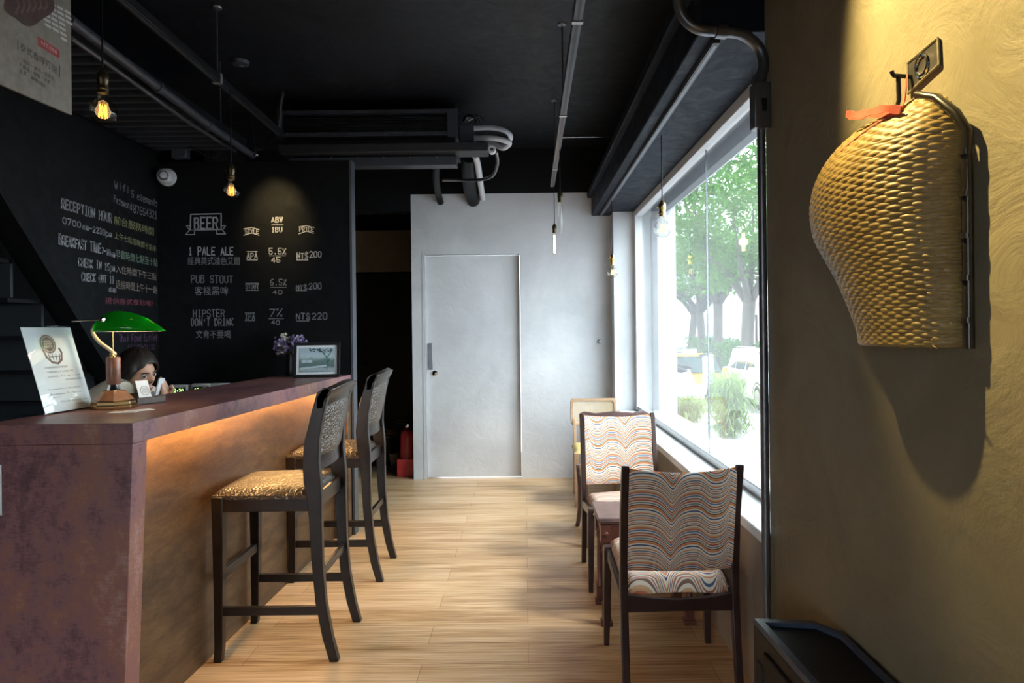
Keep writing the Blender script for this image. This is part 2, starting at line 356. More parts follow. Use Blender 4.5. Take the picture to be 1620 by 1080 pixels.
# big window on the right
w1 = struct(thing('window_1', 'x', 'x')); del w1['label'], w1['category']
MB().box(XW-.025, 1.06, 2.44, 6.2, .61, .65).build('window_sill', SILLC, w1, bevel=.006)
m = MB().box(1.0, 1.06, 2.44, 6.2, 2.40, 2.455); m.box(1.0, 1.06, 6.13, 6.2, .66, 2.40); m.build('window_frame', WHITEFR, w1, bevel=.004)
m = MB().box(1.012, 1.05, 2.44, 6.13, .65, .682); m.box(1.006, 1.012, 2.44, 6.13, .65, .695); m.build('bottom_track', LGREY, w1, bevel=.003)
for a, b in ((2.46, 3.868), (3.874, 4.988), (4.994, 6.13)):
    MB().box(1.036, 1.044, a, b, .68, 2.41).build('pane', PANE, w1)
m = MB().box(1.035, 1.045, 3.8685, 3.8735, .68, 2.41); m.build('joint_seal', GREYM, w1)
m = MB().box(1.15, 1.21, 2.44, 6.14, 2.37, 2.50); m.box(1.15, 1.20, 6.12, 6.2, .62, 2.40); m.build('shutter_guide', DGREY, w1, bevel=.004)
MB().prism([(1.06, .61), (1.06, .655), (1.40, .575), (1.40, .55)], 2.44, 6.2, lambda a, b, d_: Vector((a, d_, b))).build('outer_ledge', SILLC, w1)
# small wall fittings
c = P(948, 540, YW)
t = thing('door_stop_knob', 'small dark knob fixed on the pale concrete wall right of the door', 'knob', c)
MB().lathe([(.018, 0), (.02, .006), (.010, .010), (.010, .022), (.016, .03), (.001, .034)], 16, M=Matrix.Rotation(R(90), 4, 'X')).build('knob', GREYM, t)

# chalk lettering on the menu board
def bd(u, v): p = P(u, v, YB); p.y = YB-.0015; return p
NB = Vector((0, -1, 0))
def bline(mb, txt, u0, v0, u1, cap, wd=.0065): strokes(mb, txt, bd(u0, v0), bd(u1, v0), bd(u0, v0-cap), wd, NB)
def bcjk(mb, txt, u0, v1, u1, v0): typed(mb, txt, bd(u0, v1), bd(u1, v1), bd(u0, v0))
def bpath(mb, pts, wd=.006): ribbon(mb, [bd(*p) for p in pts], wd, NB)
m = MB()
bline(m, 'BEER', 308, 362, 344, 18, .011)
bpath(m, [(302, 339), (350, 338), (350, 363), (301, 364), (302, 339)], .008)
bpath(m, [(302, 357), (295, 357), (300, 364), (294, 371), (308, 371), (308, 364), (302, 364)]); bpath(m, [(350, 357), (357, 357), (352, 364), (357, 370), (343, 370), (343, 364)])
bline(m, 'STYLE', 388, 369, 409, 6, .006); bpath(m, [(386, 362), (398, 360), (410, 363)], .006); bpath(m, [(386, 372), (398, 368.5), (410, 372)], .006)
bline(m, 'ABV', 430, 351, 447, 7, .009); bpath(m, [(430, 355.5), (448, 355.5)], .004); bline(m, 'IBU', 430, 367, 446, 7, .007)
bline(m, 'PRICE', 474, 366, 496, 6.5, .006); bpath(m, [(473, 359), (485, 357), (497, 360)], .006); bpath(m, [(473, 370), (485, 365.5), (496, 369)], .006)
bline(m, '1 PALE ALE', 299, 403, 369, 12); bline(m, 'APA', 391, 409, 407, 9); bpath(m, [(391, 398), (407, 398)]); bpath(m, [(391, 411), (407, 411)])
bline(m, '5.5%', 426, 402, 452, 9); bpath(m, [(426, 404.5), (452, 404.5)], .004); bline(m, '45', 430, 415, 443, 8)
bline(m, 'NT$', 470, 409, 487, 9); bpath(m, [(470, 411), (487, 411)]); bline(m, '200', 490, 407, 508, 9)
m.build('menu_heading_chalk', CHALK['white'], WB, smooth=0, fix=False)
m = MB()
bcjk(m, '經典美式淺色艾爾', 297, 419, 380, 406); bline(m, 'PUB STOUT', 303, 447, 368, 11); bcjk(m, '客棧黑啤', 308, 467, 361, 453)
bline(m, 'STOUT', 389, 457, 409, 7, .006); bpath(m, [(389, 448), (409, 448)]); bpath(m, [(389, 459), (409, 459)])
bline(m, '6.5%', 428, 451, 453, 9); bpath(m, [(428, 454.5), (453, 454.5)], .004); bline(m, '40', 432, 465, 446, 6)
bline(m, 'NT$', 469, 459, 485, 8); bpath(m, [(469, 459.5), (485, 459.5)]); bline(m, '200', 489, 457, 508, 9)
bline(m, 'HIPSTER', 306, 501, 355, 11); bline(m, "DON'T DRINK", 303, 515, 369, 11); bcjk(m, '文青不要喝', 310, 535, 365, 522)
bline(m, 'IPA', 388, 505, 403, 8); bpath(m, [(388, 495), (403, 495)]); bpath(m, [(388, 507), (403, 507)])
bline(m, '7%', 427, 500, 446, 11); bpath(m, [(425, 504), (449, 504)], .004); bline(m, '40', 430, 513, 442, 6)
bline(m, 'NT$', 469, 505, 490, 9); bpath(m, [(469, 507.5), (489, 507.5)]); bline(m, '220', 494, 505, 517, 10)
m.build('menu_list_chalk', CHALK['grey'], WB, smooth=0, fix=False)
# chalk lettering on the left wall
NL = Vector((1, 0, 0))
def lw(u, v): p = PX(u, v, XL); p.x = XL+.0015; return p
def ll(mb, txt, u0, v0, u1, v1, cap, wd=.007): strokes(mb, txt, lw(u0, v0), lw(u1, v1), lw(u0, v0-cap), wd, NL)
def lc(mb, txt, u0, v0, u1, v1, cap): typed(mb, txt, lw(u0, v0), lw(u1, v1), lw(u0, v0-cap))
m = MB()
ll(m, 'RECEPTION HOUR', 97, 329, 176, 352, 15, .009); ll(m, '0700', 99, 353, 127, 360, 9); ll(m, 'am-2230pm', 130, 362, 176, 375, 9)
ll(m, 'BREAKFAST TIME', 93, 386, 159, 400, 15, .009); ll(m, '7-10am', 161, 400, 181, 407, 9)
ll(m, 'CHECK IN 15pm', 124, 420, 181, 429, 12, .008); ll(m, 'CHECK OUT 11', 129, 443, 180, 448, 12, .008); ll(m, 'am', 172, 461, 183, 462, 9)
m.build('opening_hours_chalk', CHALK['grey'], WL, smooth=0, fix=False)
m = MB()
ll(m, 'Wifi', 181, 297, 204, 306, 12, .005); ll(m, '5 elements', 208, 312, 249, 327, 11, .005); ll(m, 'Password', 180, 319, 208, 332, 11, .005); ll(m, '87654321', 211, 336, 248, 346, 12, .005)
m.build('wifi_note_chalk', CHALK['grey'], WL, smooth=0, fix=False)
for txt, a, k in ((['前台服務時間', '上午七點至晚間十點半'], [(180, 354, 243, 373, 14), (181, 377, 247, 399, 11)], 'yellow'), (['早餐時間七點至十點'], [(182, 408, 249, 422, 14)], 'green'),
                  (['入住時間下午三點', '退房時間上午十一點'], [(183, 431, 247, 444, 13), (183, 456, 248, 465, 14)], 'peach'), (['提供各式餐點喔！'], [(166, 480, 242, 484, 10)], 'red')):
    m = MB()
    for t_, q in zip(txt, a): lc(m, t_, *q)
    m.build(k+'_characters_chalk', CHALK[k], WL, smooth=0, fix=False)
m = MB(); ll(m, '18:30~21:30pm', 190, 523, 244, 524, 7, .005); ll(m, 'Thai Food Buffet', 188, 540, 248, 539, 11, .006); ll(m, '(18:00~21:30)', 202, 553, 248, 552, 8, .005)
m.build('buffet_note_chalk', CHALK['lilac'], WL, smooth=0, fix=False)

# staircase beyond the left wall
st = thing('staircase', 'dark slate staircase seen from behind, descending beside the left chalk wall', 'staircase', (0, 0, 0))
m = MB(); m.prism([(2.6, 2.80), (5.3, -.08), (5.3, .10), (2.6, 2.98)], XL-.155, XL-.105, lambda a, b, d_: Vector((d_, a, max(b-.02, .0))))
m.build('stringer', BLACKW, st)
for k in range(-3, 6):
    y = 3.52+.225*k; z = 1.79-.2*k
    if z < .15: continue
    MB().box(-3.58, XL-.14, y, y+.02, z-.2, z-.006).build('riser', STAIR, st)
    MB().box(-3.58, XL-.14, y-.02, y+.24, z-.006-.2-.02, z-.2-.006).build('tread', BLACKW, st)
# ------------------------------------------------------------------ bar counter
ZT = 1.10
def CPt(y, off, z): # a point along the counter: off metres behind the front edge line (towards the left)
    x = -1.288+(y-2.237)*(.097/2.443); return Vector((x-off, y, z))
t = thing('bar_counter', 'long bar counter clad in rusty purple laminate with warm light under its top', 'counter', (-1.5, 3.4, 0))
def rel(m, o): return [Vector(p)-o for p in m]
def slab(y0, y1, o0, o1, z0, z1, lean=0):
    q = []
    for z in (z0, z1):
        k = lean*(z1-z)/(z1-z0)
        q += [CPt(y0, o1, z), CPt(y0, o0+k, z), CPt(y1, o0+k, z), CPt(y1, o1, z)]
    q = [p-t.location for p in q]
    return q, [(0, 3, 2, 1), (4, 5, 6, 7), (0, 1, 5, 4), (1, 2, 6, 5), (2, 3, 7, 6), (3, 0, 4, 7)]
MB().add(*slab(2.237, 4.675, 0, .50, ZT-.068, ZT)).build('countertop', RUST, t, bevel=.002)
MB().add(*slab(2.239, 2.32, .002, .80, 0, ZT-.069, .046)).build('end_panel', RUST, t, bevel=.002)
MB().add(*slab(2.321, 4.66, .105, .14, 0, ZT-.069)).build('front_panel', BROWNP, t)
MB().add(*slab(4.60, 4.672, .004, .14, 0, ZT-.069)).build('far_end_panel', BROWNP, t, bevel=.002)
LED = emit('warm_led_strip', (1, .56, .20), 120)
MB().add(*slab(2.34, 4.58, .042, .058, ZT-.0712, ZT-.0682)).build('light_strip', LED, t, label='warm glowing light strip')
MB().add(*slab(2.33, 4.66,   .142, .34, .70, .73)).build('inner_shelf', DARKWOOD, t)

# work counter behind the bar, against the chalkboard
t = thing('back_counter', 'black work counter behind the bar, along the beer chalkboard', 'counter', (-2.1, 4.42, 0))
MB().box(-.36, .28, -.24, .25, .93, .97).build('worktop', BLACKM, t, bevel=.003)
MB().box(-.36, .28, -.20, .25, 0, .93).build('cabinet', BLACKW, t)
GREEND = emit('green_display_segments', (.45, 1, .25), 1.3)
for i, (u, v, lb) in enumerate(((281, 609, 'white-framed digital timer with green digits, left one behind the bar'), (317, 607, 'white-framed digital timer half hidden behind the counter top, middle one'), (347, 606.5, 'white-edged timer with only its top showing, right one behind the bar'))):
    p = P(u, v, 4.3)
    t = thing('digital_timer', lb, 'timer', (p.x, 4.3, .97), 0, 'timers behind the bar')
    hh = p.z-.97
    MB().box(-.062, .062, 0, .05, 0, hh).build('case', WHITEP, t, bevel=.008)
    MB().box(-.048, .048, -.003, .004, hh*.1, hh-.018).build('screen', BLACKP, t, bevel=.002)
    m = MB(); strokes(m, '18:30', (-.036, -.004, hh-.058), (.036, -.004, hh-.058), (-.036, -.004, hh-.026), .005, (0, -1, 0), 0)
    m.build('digits', GREEND, t, smooth=0, fix=False)

# ------------------------------------------------------------------ banker's lamp
o = Vector((-1.628, 2.70, ZT)); t = thing('desk_lamp', "green-shaded brass banker's lamp on the bar counter", 'lamp', o, R(8))
M8 = Matrix.Rotation(R(22.5), 4, 'Z')
MB().lathe([(.001, 0), (.080, 0), (.082, .006), (.082, .013), (.078, .018), (.078, .028), (.073, .034), (.001, .034)], 8, M=M8).build('brass_foot', BRASS, t, smooth=25, bevel=.001)
MB().lathe([(.001, .034), (.070, .034), (.066, .04), (.042, .068), (.03, .072), (.001, .072)], 8, M=M8).build('wooden_base', simple('amber_polished_wood', (.30, .105, .028), .22, var=.2), t, smooth=25)
MB().lathe([(.001, .072), (.026, .072), (.022, .082), (.018, .095), (.001, .096)], 20).build('collar', CHROME, t)
MB().lathe([(.001, .095), (.024, .095), (.026, .10), (.026, .195), (.023, .203), (.001, .204)], 24).build('wooden_column', simple('reddish_lamp_wood', (.17, .07, .04), .35, var=.2, scale=30), t)
pth = arc([(0, 0, .20), (-.006, 0, .225), (-.05, 0, .262), (-.074, 0, .300), (-.066, 0, .325), (-.040, .0, .338)], 6)
MB().tube(pth, .0075, 12).sphere((0, 0, .213), .013).build('curved_arm', simple('satin_champagne_metal', (.36, .27, .17), .4, .6, bstr=0), t)
# shade: half-ellipse dome open below, long axis to the right, its left end cut blunt
def green():
    n = NT('green_cased_glass'); f = n.noise(5, 2, .5, stretch=(2, .5, 1), dist=.6)
    c = n.ramp(f, [(.35, (.006, .17, .01)), (.65, (.02, .42, .03))])
    b = n.bsdf(c, .12, 0, .5)
    tr = n.n('ShaderNodeBsdfTranslucent'); tr.inputs[0].default_value = (.06, .95, .07, 1)
    mx = n.n('ShaderNodeMixShader'); mx.inputs[0].default_value = .55; n.l(b, mx.inputs[1]); n.l(tr.outputs[0], mx.inputs[2]); return n.fin(mx.outputs[0])
def shade(s, t_):
    x = -.055+.25*s; hgt = .082*(1-max(0, s-.28)**2.0/.53) if s > .28 else .082*math.sqrt(max(0, 1-((.28-s)/.28)**2)*.75+.25*0+.25)
    wid = .062*(math.sin(math.pi*min(1, .17+.83*s))**.55 if s < .98 else .12)
    hgt = max(hgt, .002); a = math.pi*t_
    return Vector((x, -wid*math.cos(a), .302+hgt*math.sin(a)**.8))
m = MB().grid(28, 20, shade)
m.loft([[shade(0, j/20) for j in range(21)], [Vector((-.055, shade(0, j/20).y*.2, .302+(shade(0, j/20).z-.302)*.2)) for j in range(21)]], caps=False, closed=False)
sh = m.build('lamp_shade', green(), t, smooth=60); sm = sh.modifiers.new('thick', 'SOLIDIFY'); sm.thickness = .003
inn = MB().grid(28, 20, lambda a, b: (shade(.02+a*.95, b)-Vector((0, 0, .302)))*.94+Vector((0, 0, .3015)))
inn.build('white_lining', simple('white_shade_lining', (.75, .78, .70), .5, bstr=0), t, smooth=60)
MB().tube([(0, 0, .335), (.13, 0, .335)], .012, 12).build('bulb', emit('desk_lamp_bulb', (1, .80, .52), 9), t)
MB().lathe([(.001, 0), (.011, .001), (.011, .01), (.001, .012)], 14, c=(0, 0, 0), M=Matrix.Translation((-.008, -.0615, .350)) @ Matrix.Rotation(R(90), 4, 'X')).tube([(-.008, -.066, .350), (-.118, -.066, .344)], [.0045, .003], 8).build('side_knob', CHROME, t)
m = MB()
for k in range(26): m.sphere((.012, -.03, .318-.0042*k), .0021, 6, 4)
m.sphere((.012, -.03, .205), .009, 10, 8); m.build('pull_chain', GOLD, t)
point('desk_lamp_light', (o.x+.05, o.y, ZT+.318), .8, (1, .74, .44), .012)

# acrylic notice stand
A = P(72, 657, 2.478); B = P(147, 645, 2.716); A.z = B.z = ZT
t = thing('acrylic_sign_holder', 'clear acrylic stand tilted back with a white printed notice, beside the green lamp', 'sign', A)
w_ = (B-A); w_.z = 0; up = Vector((-.088, -.002, .322)); nr = w_.normalized().cross(up.normalized())
if nr.x < 0: nr = -nr
def sp(a, b, d=0): return w_*a+up*b+nr*d+Vector((0, 0, .003))
def plate(a0, a1, b0, b1, d0, d1):
    m = MB(); vs = [sp(a, b, d) for d in (d0, d1) for b in (b0, b1) for a in (a0, a1)]
    return m.add(vs, [(0, 2, 3, 1), (4, 5, 7, 6), (0, 1, 5, 4), (2, 6, 7, 3), (0, 4, 6, 2), (1, 3, 7, 5)])
ACR = glassy('clear_acrylic', (.96, .98, .98))
plate(-.01, 1.01, 0, 1.0, .0015, .004).build('front_sheet', ACR, t)
m = plate(-.01, 1.01, 0, 1.0, -.004, -.0015); b0 = sp(0, 0, -.002); b1 = sp(1, 0, -.002)
bk = Vector((-.10, -.02, 0)); m.add([b0+Vector((0,0,-.003)), b1+Vector((0,0,-.003)), b1+bk+Vector((0,0,-.003)), b0+bk+Vector((0,0,-.003)), b0, b1, b1+bk, b0+bk], [(0,1,2,3),(4,5,6,7),(0,1,5,4),(1,2,6,5),(2,3,7,6),(3,0,4,7)])
m.build('back_sheet', ACR, t)
plate(0, 1, .01, .985, -.001, .001).build('notice', PAPER, t)
def ell(m, ca, cb, ra, rb, d, w, n=40, r2=None):
    pts = [sp(ca+ra*math.cos(2*math.pi*k/n), cb+rb*math.sin(2*math.pi*k/n), d) for k in range(n+1)]
    ribbon(m, pts, w, nr)
m = MB(); D = .0013
# the round emblem: dark ring, fine weave and a ribbon-like lower badge
vs = [sp(.43, .79, D)]+[sp(.43+.15*math.cos(2*math.pi*k/32), .79+.105*math.sin(2*math.pi*k/32), D) for k in range(32)]
m.add(vs, [(0, 1+k, 1+(k+1) % 32) for k in range(32)])
m.build('emblem_disc', simple('bronze_print', (.16, .12, .10), .6, bstr=0), t, smooth=0, fix=False)
m = MB(); ell(m, .43, .79, .125, .088, D+.0004, .004); ell(m, .43, .79, .155, .109, D+.0004, .003)
for k in range(5): ribbon(m, [sp(.43-.08+.035*k, .745, D+.0004), sp(.43-.05+.025*k, .835, D+.0004)], .003, nr)
for k in range(3): ribbon(m, [sp(.35, .76+.03*k, D+.0004), sp(.51, .765+.03*k, D+.0004)], .003, nr)
m.build('emblem_lines', simple('pale_bronze_print', (.5, .42, .36), .6, bstr=0), t, smooth=0, fix=False)
m = MB()
vs = [(.27, .70), (.36, .63), (.60, .60), (.66, .63), (.64, .70)]
ribbon(m, [sp(a, b, D) for a, b in [(.30, .73), (.33, .64), (.42, .575), (.53, .56), (.62, .60), (.66, .69), (.63, .735)]], .009, nr)
for k in range(4): ribbon(m, [sp(.40+.06*k, .60, D), sp(.38+.075*k, .67, D)], .004, nr)
ribbon(m, [sp(.38, .64, D), sp(.62, .645, D)], .003, nr)
m.build('badge_print', simple('brown_badge_print', (.20, .13, .11), .6, bstr=0), t, smooth=0, fix=False)
m = MB()
def nl(txt, a0, a1, b, h): typed(m, txt, sp(a0, b, D), sp(a1, b, D), sp(a0, b+h, D))
nl('入住退房時間及早餐說明', .22, .70, .505, .025); nl('・早餐時間上午七點至十點', .22, .80, .455, .02); nl('・退房時間上午十一點 下午三點', .22, .92, .40, .02); nl('如有需要請洽櫃台', .58, .96, .355, .02)
nl('Guests are kindly asked', .18, .84, .255, .02); nl('Breakfast 7 - 10 am', .20, .84, .20, .02); nl('Check in 15 pm', .20, .40, .165, .015); nl('Check out 11 am', .36, .92, .11, .018); nl('Thank you', .66, .94, .06, .018)
m.build('notice_lettering', simple('grey_print', (.13, .12, .14), .6, bstr=0), t, smooth=0, fix=False)

# business card stand
o = P(233, 636, 2.86); o.z = ZT; t = thing('card_holder', 'dark wooden card holder on the bar counter, right of the lamp', 'card holder', o, R(62))
m = MB().box(-.062, .062, -.03, -.022, 0, .03).box(-.062, .062, .042, .05, 0, .045).box(-.062, .062, -.03, .05, 0, .008); m.box(-.062, -.054, -.022, .042, 0, .02)
m.build('tray', simple('dark_walnut', (.045, .026, .018), .4, var=.3), t, bevel=.002)
t2 = thing('business_card', 'white name card with a round emblem, standing in the dark card holder', 'card', o+Vector((-.004, 0, .014)), R(62))
Mx = Matrix.Rotation(R(-22), 4, 'X')
MB().box(-.027, .027, -.001, .001, .0, .088, Mx).build('card', PAPER, t2)
m = MB(); ribbon(m, [Mx @ Vector((.004+.019*math.cos(k*math.pi/14), -.0016, .043+.019*math.sin(k*math.pi/14))) for k in range(29)], .002, Mx @ Vector((0, -1, 0)))
for r_ in (.015,):
    for k in range(6): ribbon(m, [Mx @ Vector((.004-.012+.005*k, -.0016, .033)), Mx @ Vector((.004-.012+.005*k, -.0016, .054))], .0015, Mx @ Vector((0, -1, 0)))
ribbon(m, [Mx @ Vector((.0, -.0016, .013)), Mx @ Vector((.018, -.0016, .013))], .002, Mx @ Vector((0, -1, 0)))
m.build('card_print', simple('card_grey_print', (.2, .2, .22), .6, bstr=0), t2, smooth=0, fix=False)
# loose cards lying on the counter
for i, (u, v, a, lb) in enumerate(((196, 652, 12, 'flat white card lying on the counter in front of the lamp base'), (221, 649, 50, 'flat white card lying on the counter below the card holder'))):
    p = PZ(u, v, ZT)
    tag(MB().box(-.045, .045, -.027, .027, 0, .0012, Matrix.Rotation(R(a), 4, 'Z')).build('loose_card', PAPER), lb, 'card').location = (p.x, p.y, ZT+.0003)

# framed photograph at the far end of the bar
o = P(501, 593.5, 4.42); o.z = ZT; t = thing('picture_frame', 'black framed landscape photograph leaning at the far end of the bar', 'picture frame', o, R(10))
Mx = Matrix.Rotation(R(-12), 4, 'X') ; W2, H2 = .145, .228
def fr(m, a, b, c, d, y0, y1): return m.box(a, b, y0, y1, c, d, Mx)
m = MB(); fr(m, -W2, W2, 0, .018, -.012, .012); fr(m, -W2, W2, H2-.018, H2, -.012, .012); fr(m, -W2, -W2+.018, .018, H2-.018, -.012, .012); fr(m, W2-.018, W2, .018, H2-.018, -.012, .012)
m.box(-.03, .03, .012, .018, .02, .17, Mx); m.build('frame', BLACKP, t, bevel=.002)
fr(MB(), -W2+.017, W2-.017, .017, H2-.017, .0, .006).build('mount', PAPER, t)
def photo():
    n = NT('faded_park_photograph'); co = n.n('ShaderNodeTexCoord').outputs['Object']; sx = n.n('ShaderNodeSeparateXYZ'); n.l(co, sx.inputs[0])
    f = n.noise(38, 6, .7, co); z = n.math('ADD', sx.outputs['Z'], n.math('MULTIPLY', f, .05))
    c = n.ramp(n.math('MULTIPLY', z, 5.0), [(.25, (.16, .22, .25)), (.38, (.42, .52, .55)), (.48, (.10, .17, .17)), (.66, (.14, .24, .22)), (.80, (.50, .63, .68)), (.95, (.42, .55, .62))])
    return n.fin(n.bsdf(c, .35))
pic = fr(MB(), -W2+.034, W2-.034, .034, H2-.034, -.002, .001).build('photograph', photo(), t)
m = MB(); q = lambda a, b: Mx @ Vector((a, -.0028, b))
for pts in ([(.062, .05), (.066, .10), (.06, .13), (.03, .17), (.0, .185)], [(.06, .125), (.085, .16), (.09, .185)], [(.064, .09), (.082, .12)], [(.045, .155), (.05, .18)], [(.02, .175), (.015, .188)]):
    ribbon(m, [q(*a) for a in pts], .005, Mx @ Vector((0, -1, 0)))
for k in range(40):
    a, b = rnd.uniform(-.05, .09), rnd.uniform(.165, .19); ribbon(m, [q(a, b), q(a+.008, b+rnd.uniform(-.004, .004))], .005, Mx @ Vector((0, -1, 0)))
m.build('printed_tree', simple('photo_dark_teal', (.06, .10, .10), .4, bstr=0), t, smooth=0, fix=False)
m = MB()
for pts in ([(-.10, .058), (-.02, .066), (.06, .075)],): ribbon(m, [q(*a) for a in pts], .012, Mx @ Vector((0, -1, 0)))
for a in (-.09, -.055): ribbon(m, [q(a, .105), q(a+.02, .105)], .018, Mx @ Vector((0, -1, 0)))
m.build('printed_road', simple('photo_pale_blue', (.55, .66, .70), .4, bstr=0), t, smooth=0, fix=False)
# vase and dried flowers
o = P(462, 592, 4.58); o.z = ZT; t = thing('vase', 'dark vase standing behind the picture frame on the bar', 'vase', o)
MB().lathe([(.001, 0), (.040, 0), (.046, .02), (.044, .07), (.034, .12), (.038, .15), (.033, .15), (.029, .12), (.038, .07), (.001, .01)], 24).build('vase_body', simple('black_glaze', (.012, .012, .015), .3, bstr=0), t)
t = thing('dried_flower_bunch', 'bunch of purple dried flowers in the dark vase', 'flowers', o+Vector((0, 0, .12)))
rf = random.Random(3); ms = MB(); mf = MB(); mw = MB()
for k in range(46):
    a = rf.uniform(0, 6.28); rr = rf.uniform(.02, .125); e = Vector((rr*math.cos(a), rr*.7*math.sin(a), rf.uniform(.07, .165)-rr*.35))
    ms.tube([(0, 0, -.09), (e.x*.3, e.y*.3, .02), e], .0016, 5)
    for q_ in range(14):
        c_ = e+Vector((rf.gauss(0, .011), rf.gauss(0, .011), rf.gauss(0, .011)))
        tgt = mw if k % 9 == 0 else mf; d1 = Vector((rf.uniform(-1, 1), rf.uniform(-1, 1), rf.uniform(-1, 1))).normalized()*.008; d2_ = d1.orthogonal().normalized()*.006
        tgt.add([c_-d1-d2_, c_+d1-d2_, c_+d1+d2_, c_-d1+d2_], [(0, 1, 2, 3)])
ms.build('stems', simple('dry_stem', (.10, .09, .05), .8), t); mf.build('purple_blossoms', simple('purple_statice', (.16, .09, .30), .8, var=.4, scale=30), t, smooth=0, fix=False); mw.build('cream_blossoms', simple('cream_statice', (.55, .48, .36), .8, var=.3), t, smooth=0, fix=False)

# ------------------------------------------------------------------ bar stools
st_ = thing('bar_stool', 'nearer of the two dark wooden bar stools with crocodile leather seat', 'stool', (-1.082, 3.09, 0), 0, 'bar stools at the counter')
Wy = .195
for s in (-1, 1):
    y = s*Wy
    m = MB(); m.rects([((-.232, y, 0), .017, .016), ((-.225, y, .06), .0175, .018), ((-.222, y, .35), .02, .021), ((-.222, y, .70), .024, .024)]); m.build('leg', DARKWOOD, st_, bevel=.003)
    prof = [(.262, 0, .019), (.235, .10, .021), (.208, .25, .022), (.195, .42, .023), (.19, .60, .026), (.185, .70, .032), (.178, .76, .036), (.172, .84, .034), (.178, .93, .031), (.196, 1.02, .028), (.215, 1.09, .025), (.228, 1.135, .026), (.250, 1.155, .02)]
    rings = []
    for x, z, hx in prof: rings.append([Vector((x+a*hx, y+b*.018, z)) for a, b in ((-1, -1), (1, -1), (1, 1), (-1, 1))])
    MB().loft(rings).build('leg', DARKWOOD, st_, bevel=.003)
    MB().box(-.215, .20, y-.011, y+.011, .195, .232).build('stretcher', DARKWOOD, st_, bevel=.003)
    MB().box(-.225, .19, y-.013, y+.013, .635, .70).build('seat_rail', DARKWOOD, st_, bevel=.003)
MB().box(-.232, -.208, -Wy, Wy, .345, .385).build('stretcher', DARKWOOD, st_, bevel=.003)
MB().box(.19, .21, -Wy, Wy, .345, .38).build('stretcher', DARKWOOD, st_, bevel=.003)
for xx in (-.24, .165): MB().box(xx, xx+.028, -Wy, Wy, .635, .70).build('seat_rail', DARKWOOD, st_, bevel=.003)
def seat_pt(a, b):
    x = -.25+.42*a; y = -.215+.43*b; e = min(1, 9*min(a, 1-a))*min(1, 9*min(b, 1-b))
    e = math.sqrt(max(0, 1-(1-e)**2)); k = math.sin(math.pi*a)*math.sin(math.pi*b)
    rx = 1-.012*(1-e); return Vector((-.04+(x+.04)*rx, y*rx, .698+.030*e+.022*k))
m = MB().grid(30, 30, seat_pt); m.box(-.245, .168, -.212, .212, .688, .705); m.build('seat', LEATHER, st_, smooth=50)
def back_pt(z):
    for (x0, z0, _), (x1, z1, _) in zip(prof, prof[1:]):
        if z0 <= z <= z1: return x0+(x1-x0)*(z-z0)/(z1-z0)
    return .25
bh = lambda y: 0.022*(1-(y/Wy)**2)       # back bows a little to the rear
for nm, z0, z1, dx, mt_, n_ in (('lower_back_rail', .80, .865, .012, DARKWOOD, 4), ('backrest', .862, 1.09, .016, LEATHER, 12)):
    m = MB(); rr = []
    for k in range(n_+1):
        z = z0+(z1-z0)*k/n_; pad = .010*math.sin(math.pi*k/n_)**.5 if nm == 'backrest' else 0
        f_ = [Vector((back_pt(z)-dx+bh(y)-pad, y, z)) for y in [(-1+2*j/14)*(Wy-.016) for j in range(15)]]
        g_ = [Vector((back_pt(z)+dx+bh(y)+pad, y, z)) for y in [(1-2*j/14)*(Wy-.016) for j in range(15)]]
        rr.append(f_+g_)
    m.loft(rr).build(nm, mt_, st_, smooth=50)
m = MB(); rr = []
for k in range(17):
    y = (-1+2*k/16)*(Wy+.018); zc = 1.12+.018*math.cos(math.pi*y/(2*Wy))-.0; b = bh(y)
    sec = [(.205, 1.08), (.232, 1.085), (.240, 1.12), (.262, 1.142), (.268, 1.16), (.25, 1.172), (.226, 1.16), (.206, 1.13)]
    rr.append([Vector((x+b, y, z-1.12+zc-.012)) for x, z in sec])
m.loft(rr).build('crest_rail', DARKWOOD, st_, smooth=60, bevel=.002)
dup(st_, (-1.082, 4.00, 0), label='farther of the two dark wooden bar stools, beside the far end of the counter')

p = P(3, 815, 2.2365); t = thing('notice_slip', 'white paper slip stuck on the purple counter end at the left picture edge', 'paper', p)
MB().box(-.16, 0, .0, .0015, 0, .165, None).build('slip', PAPER, t)
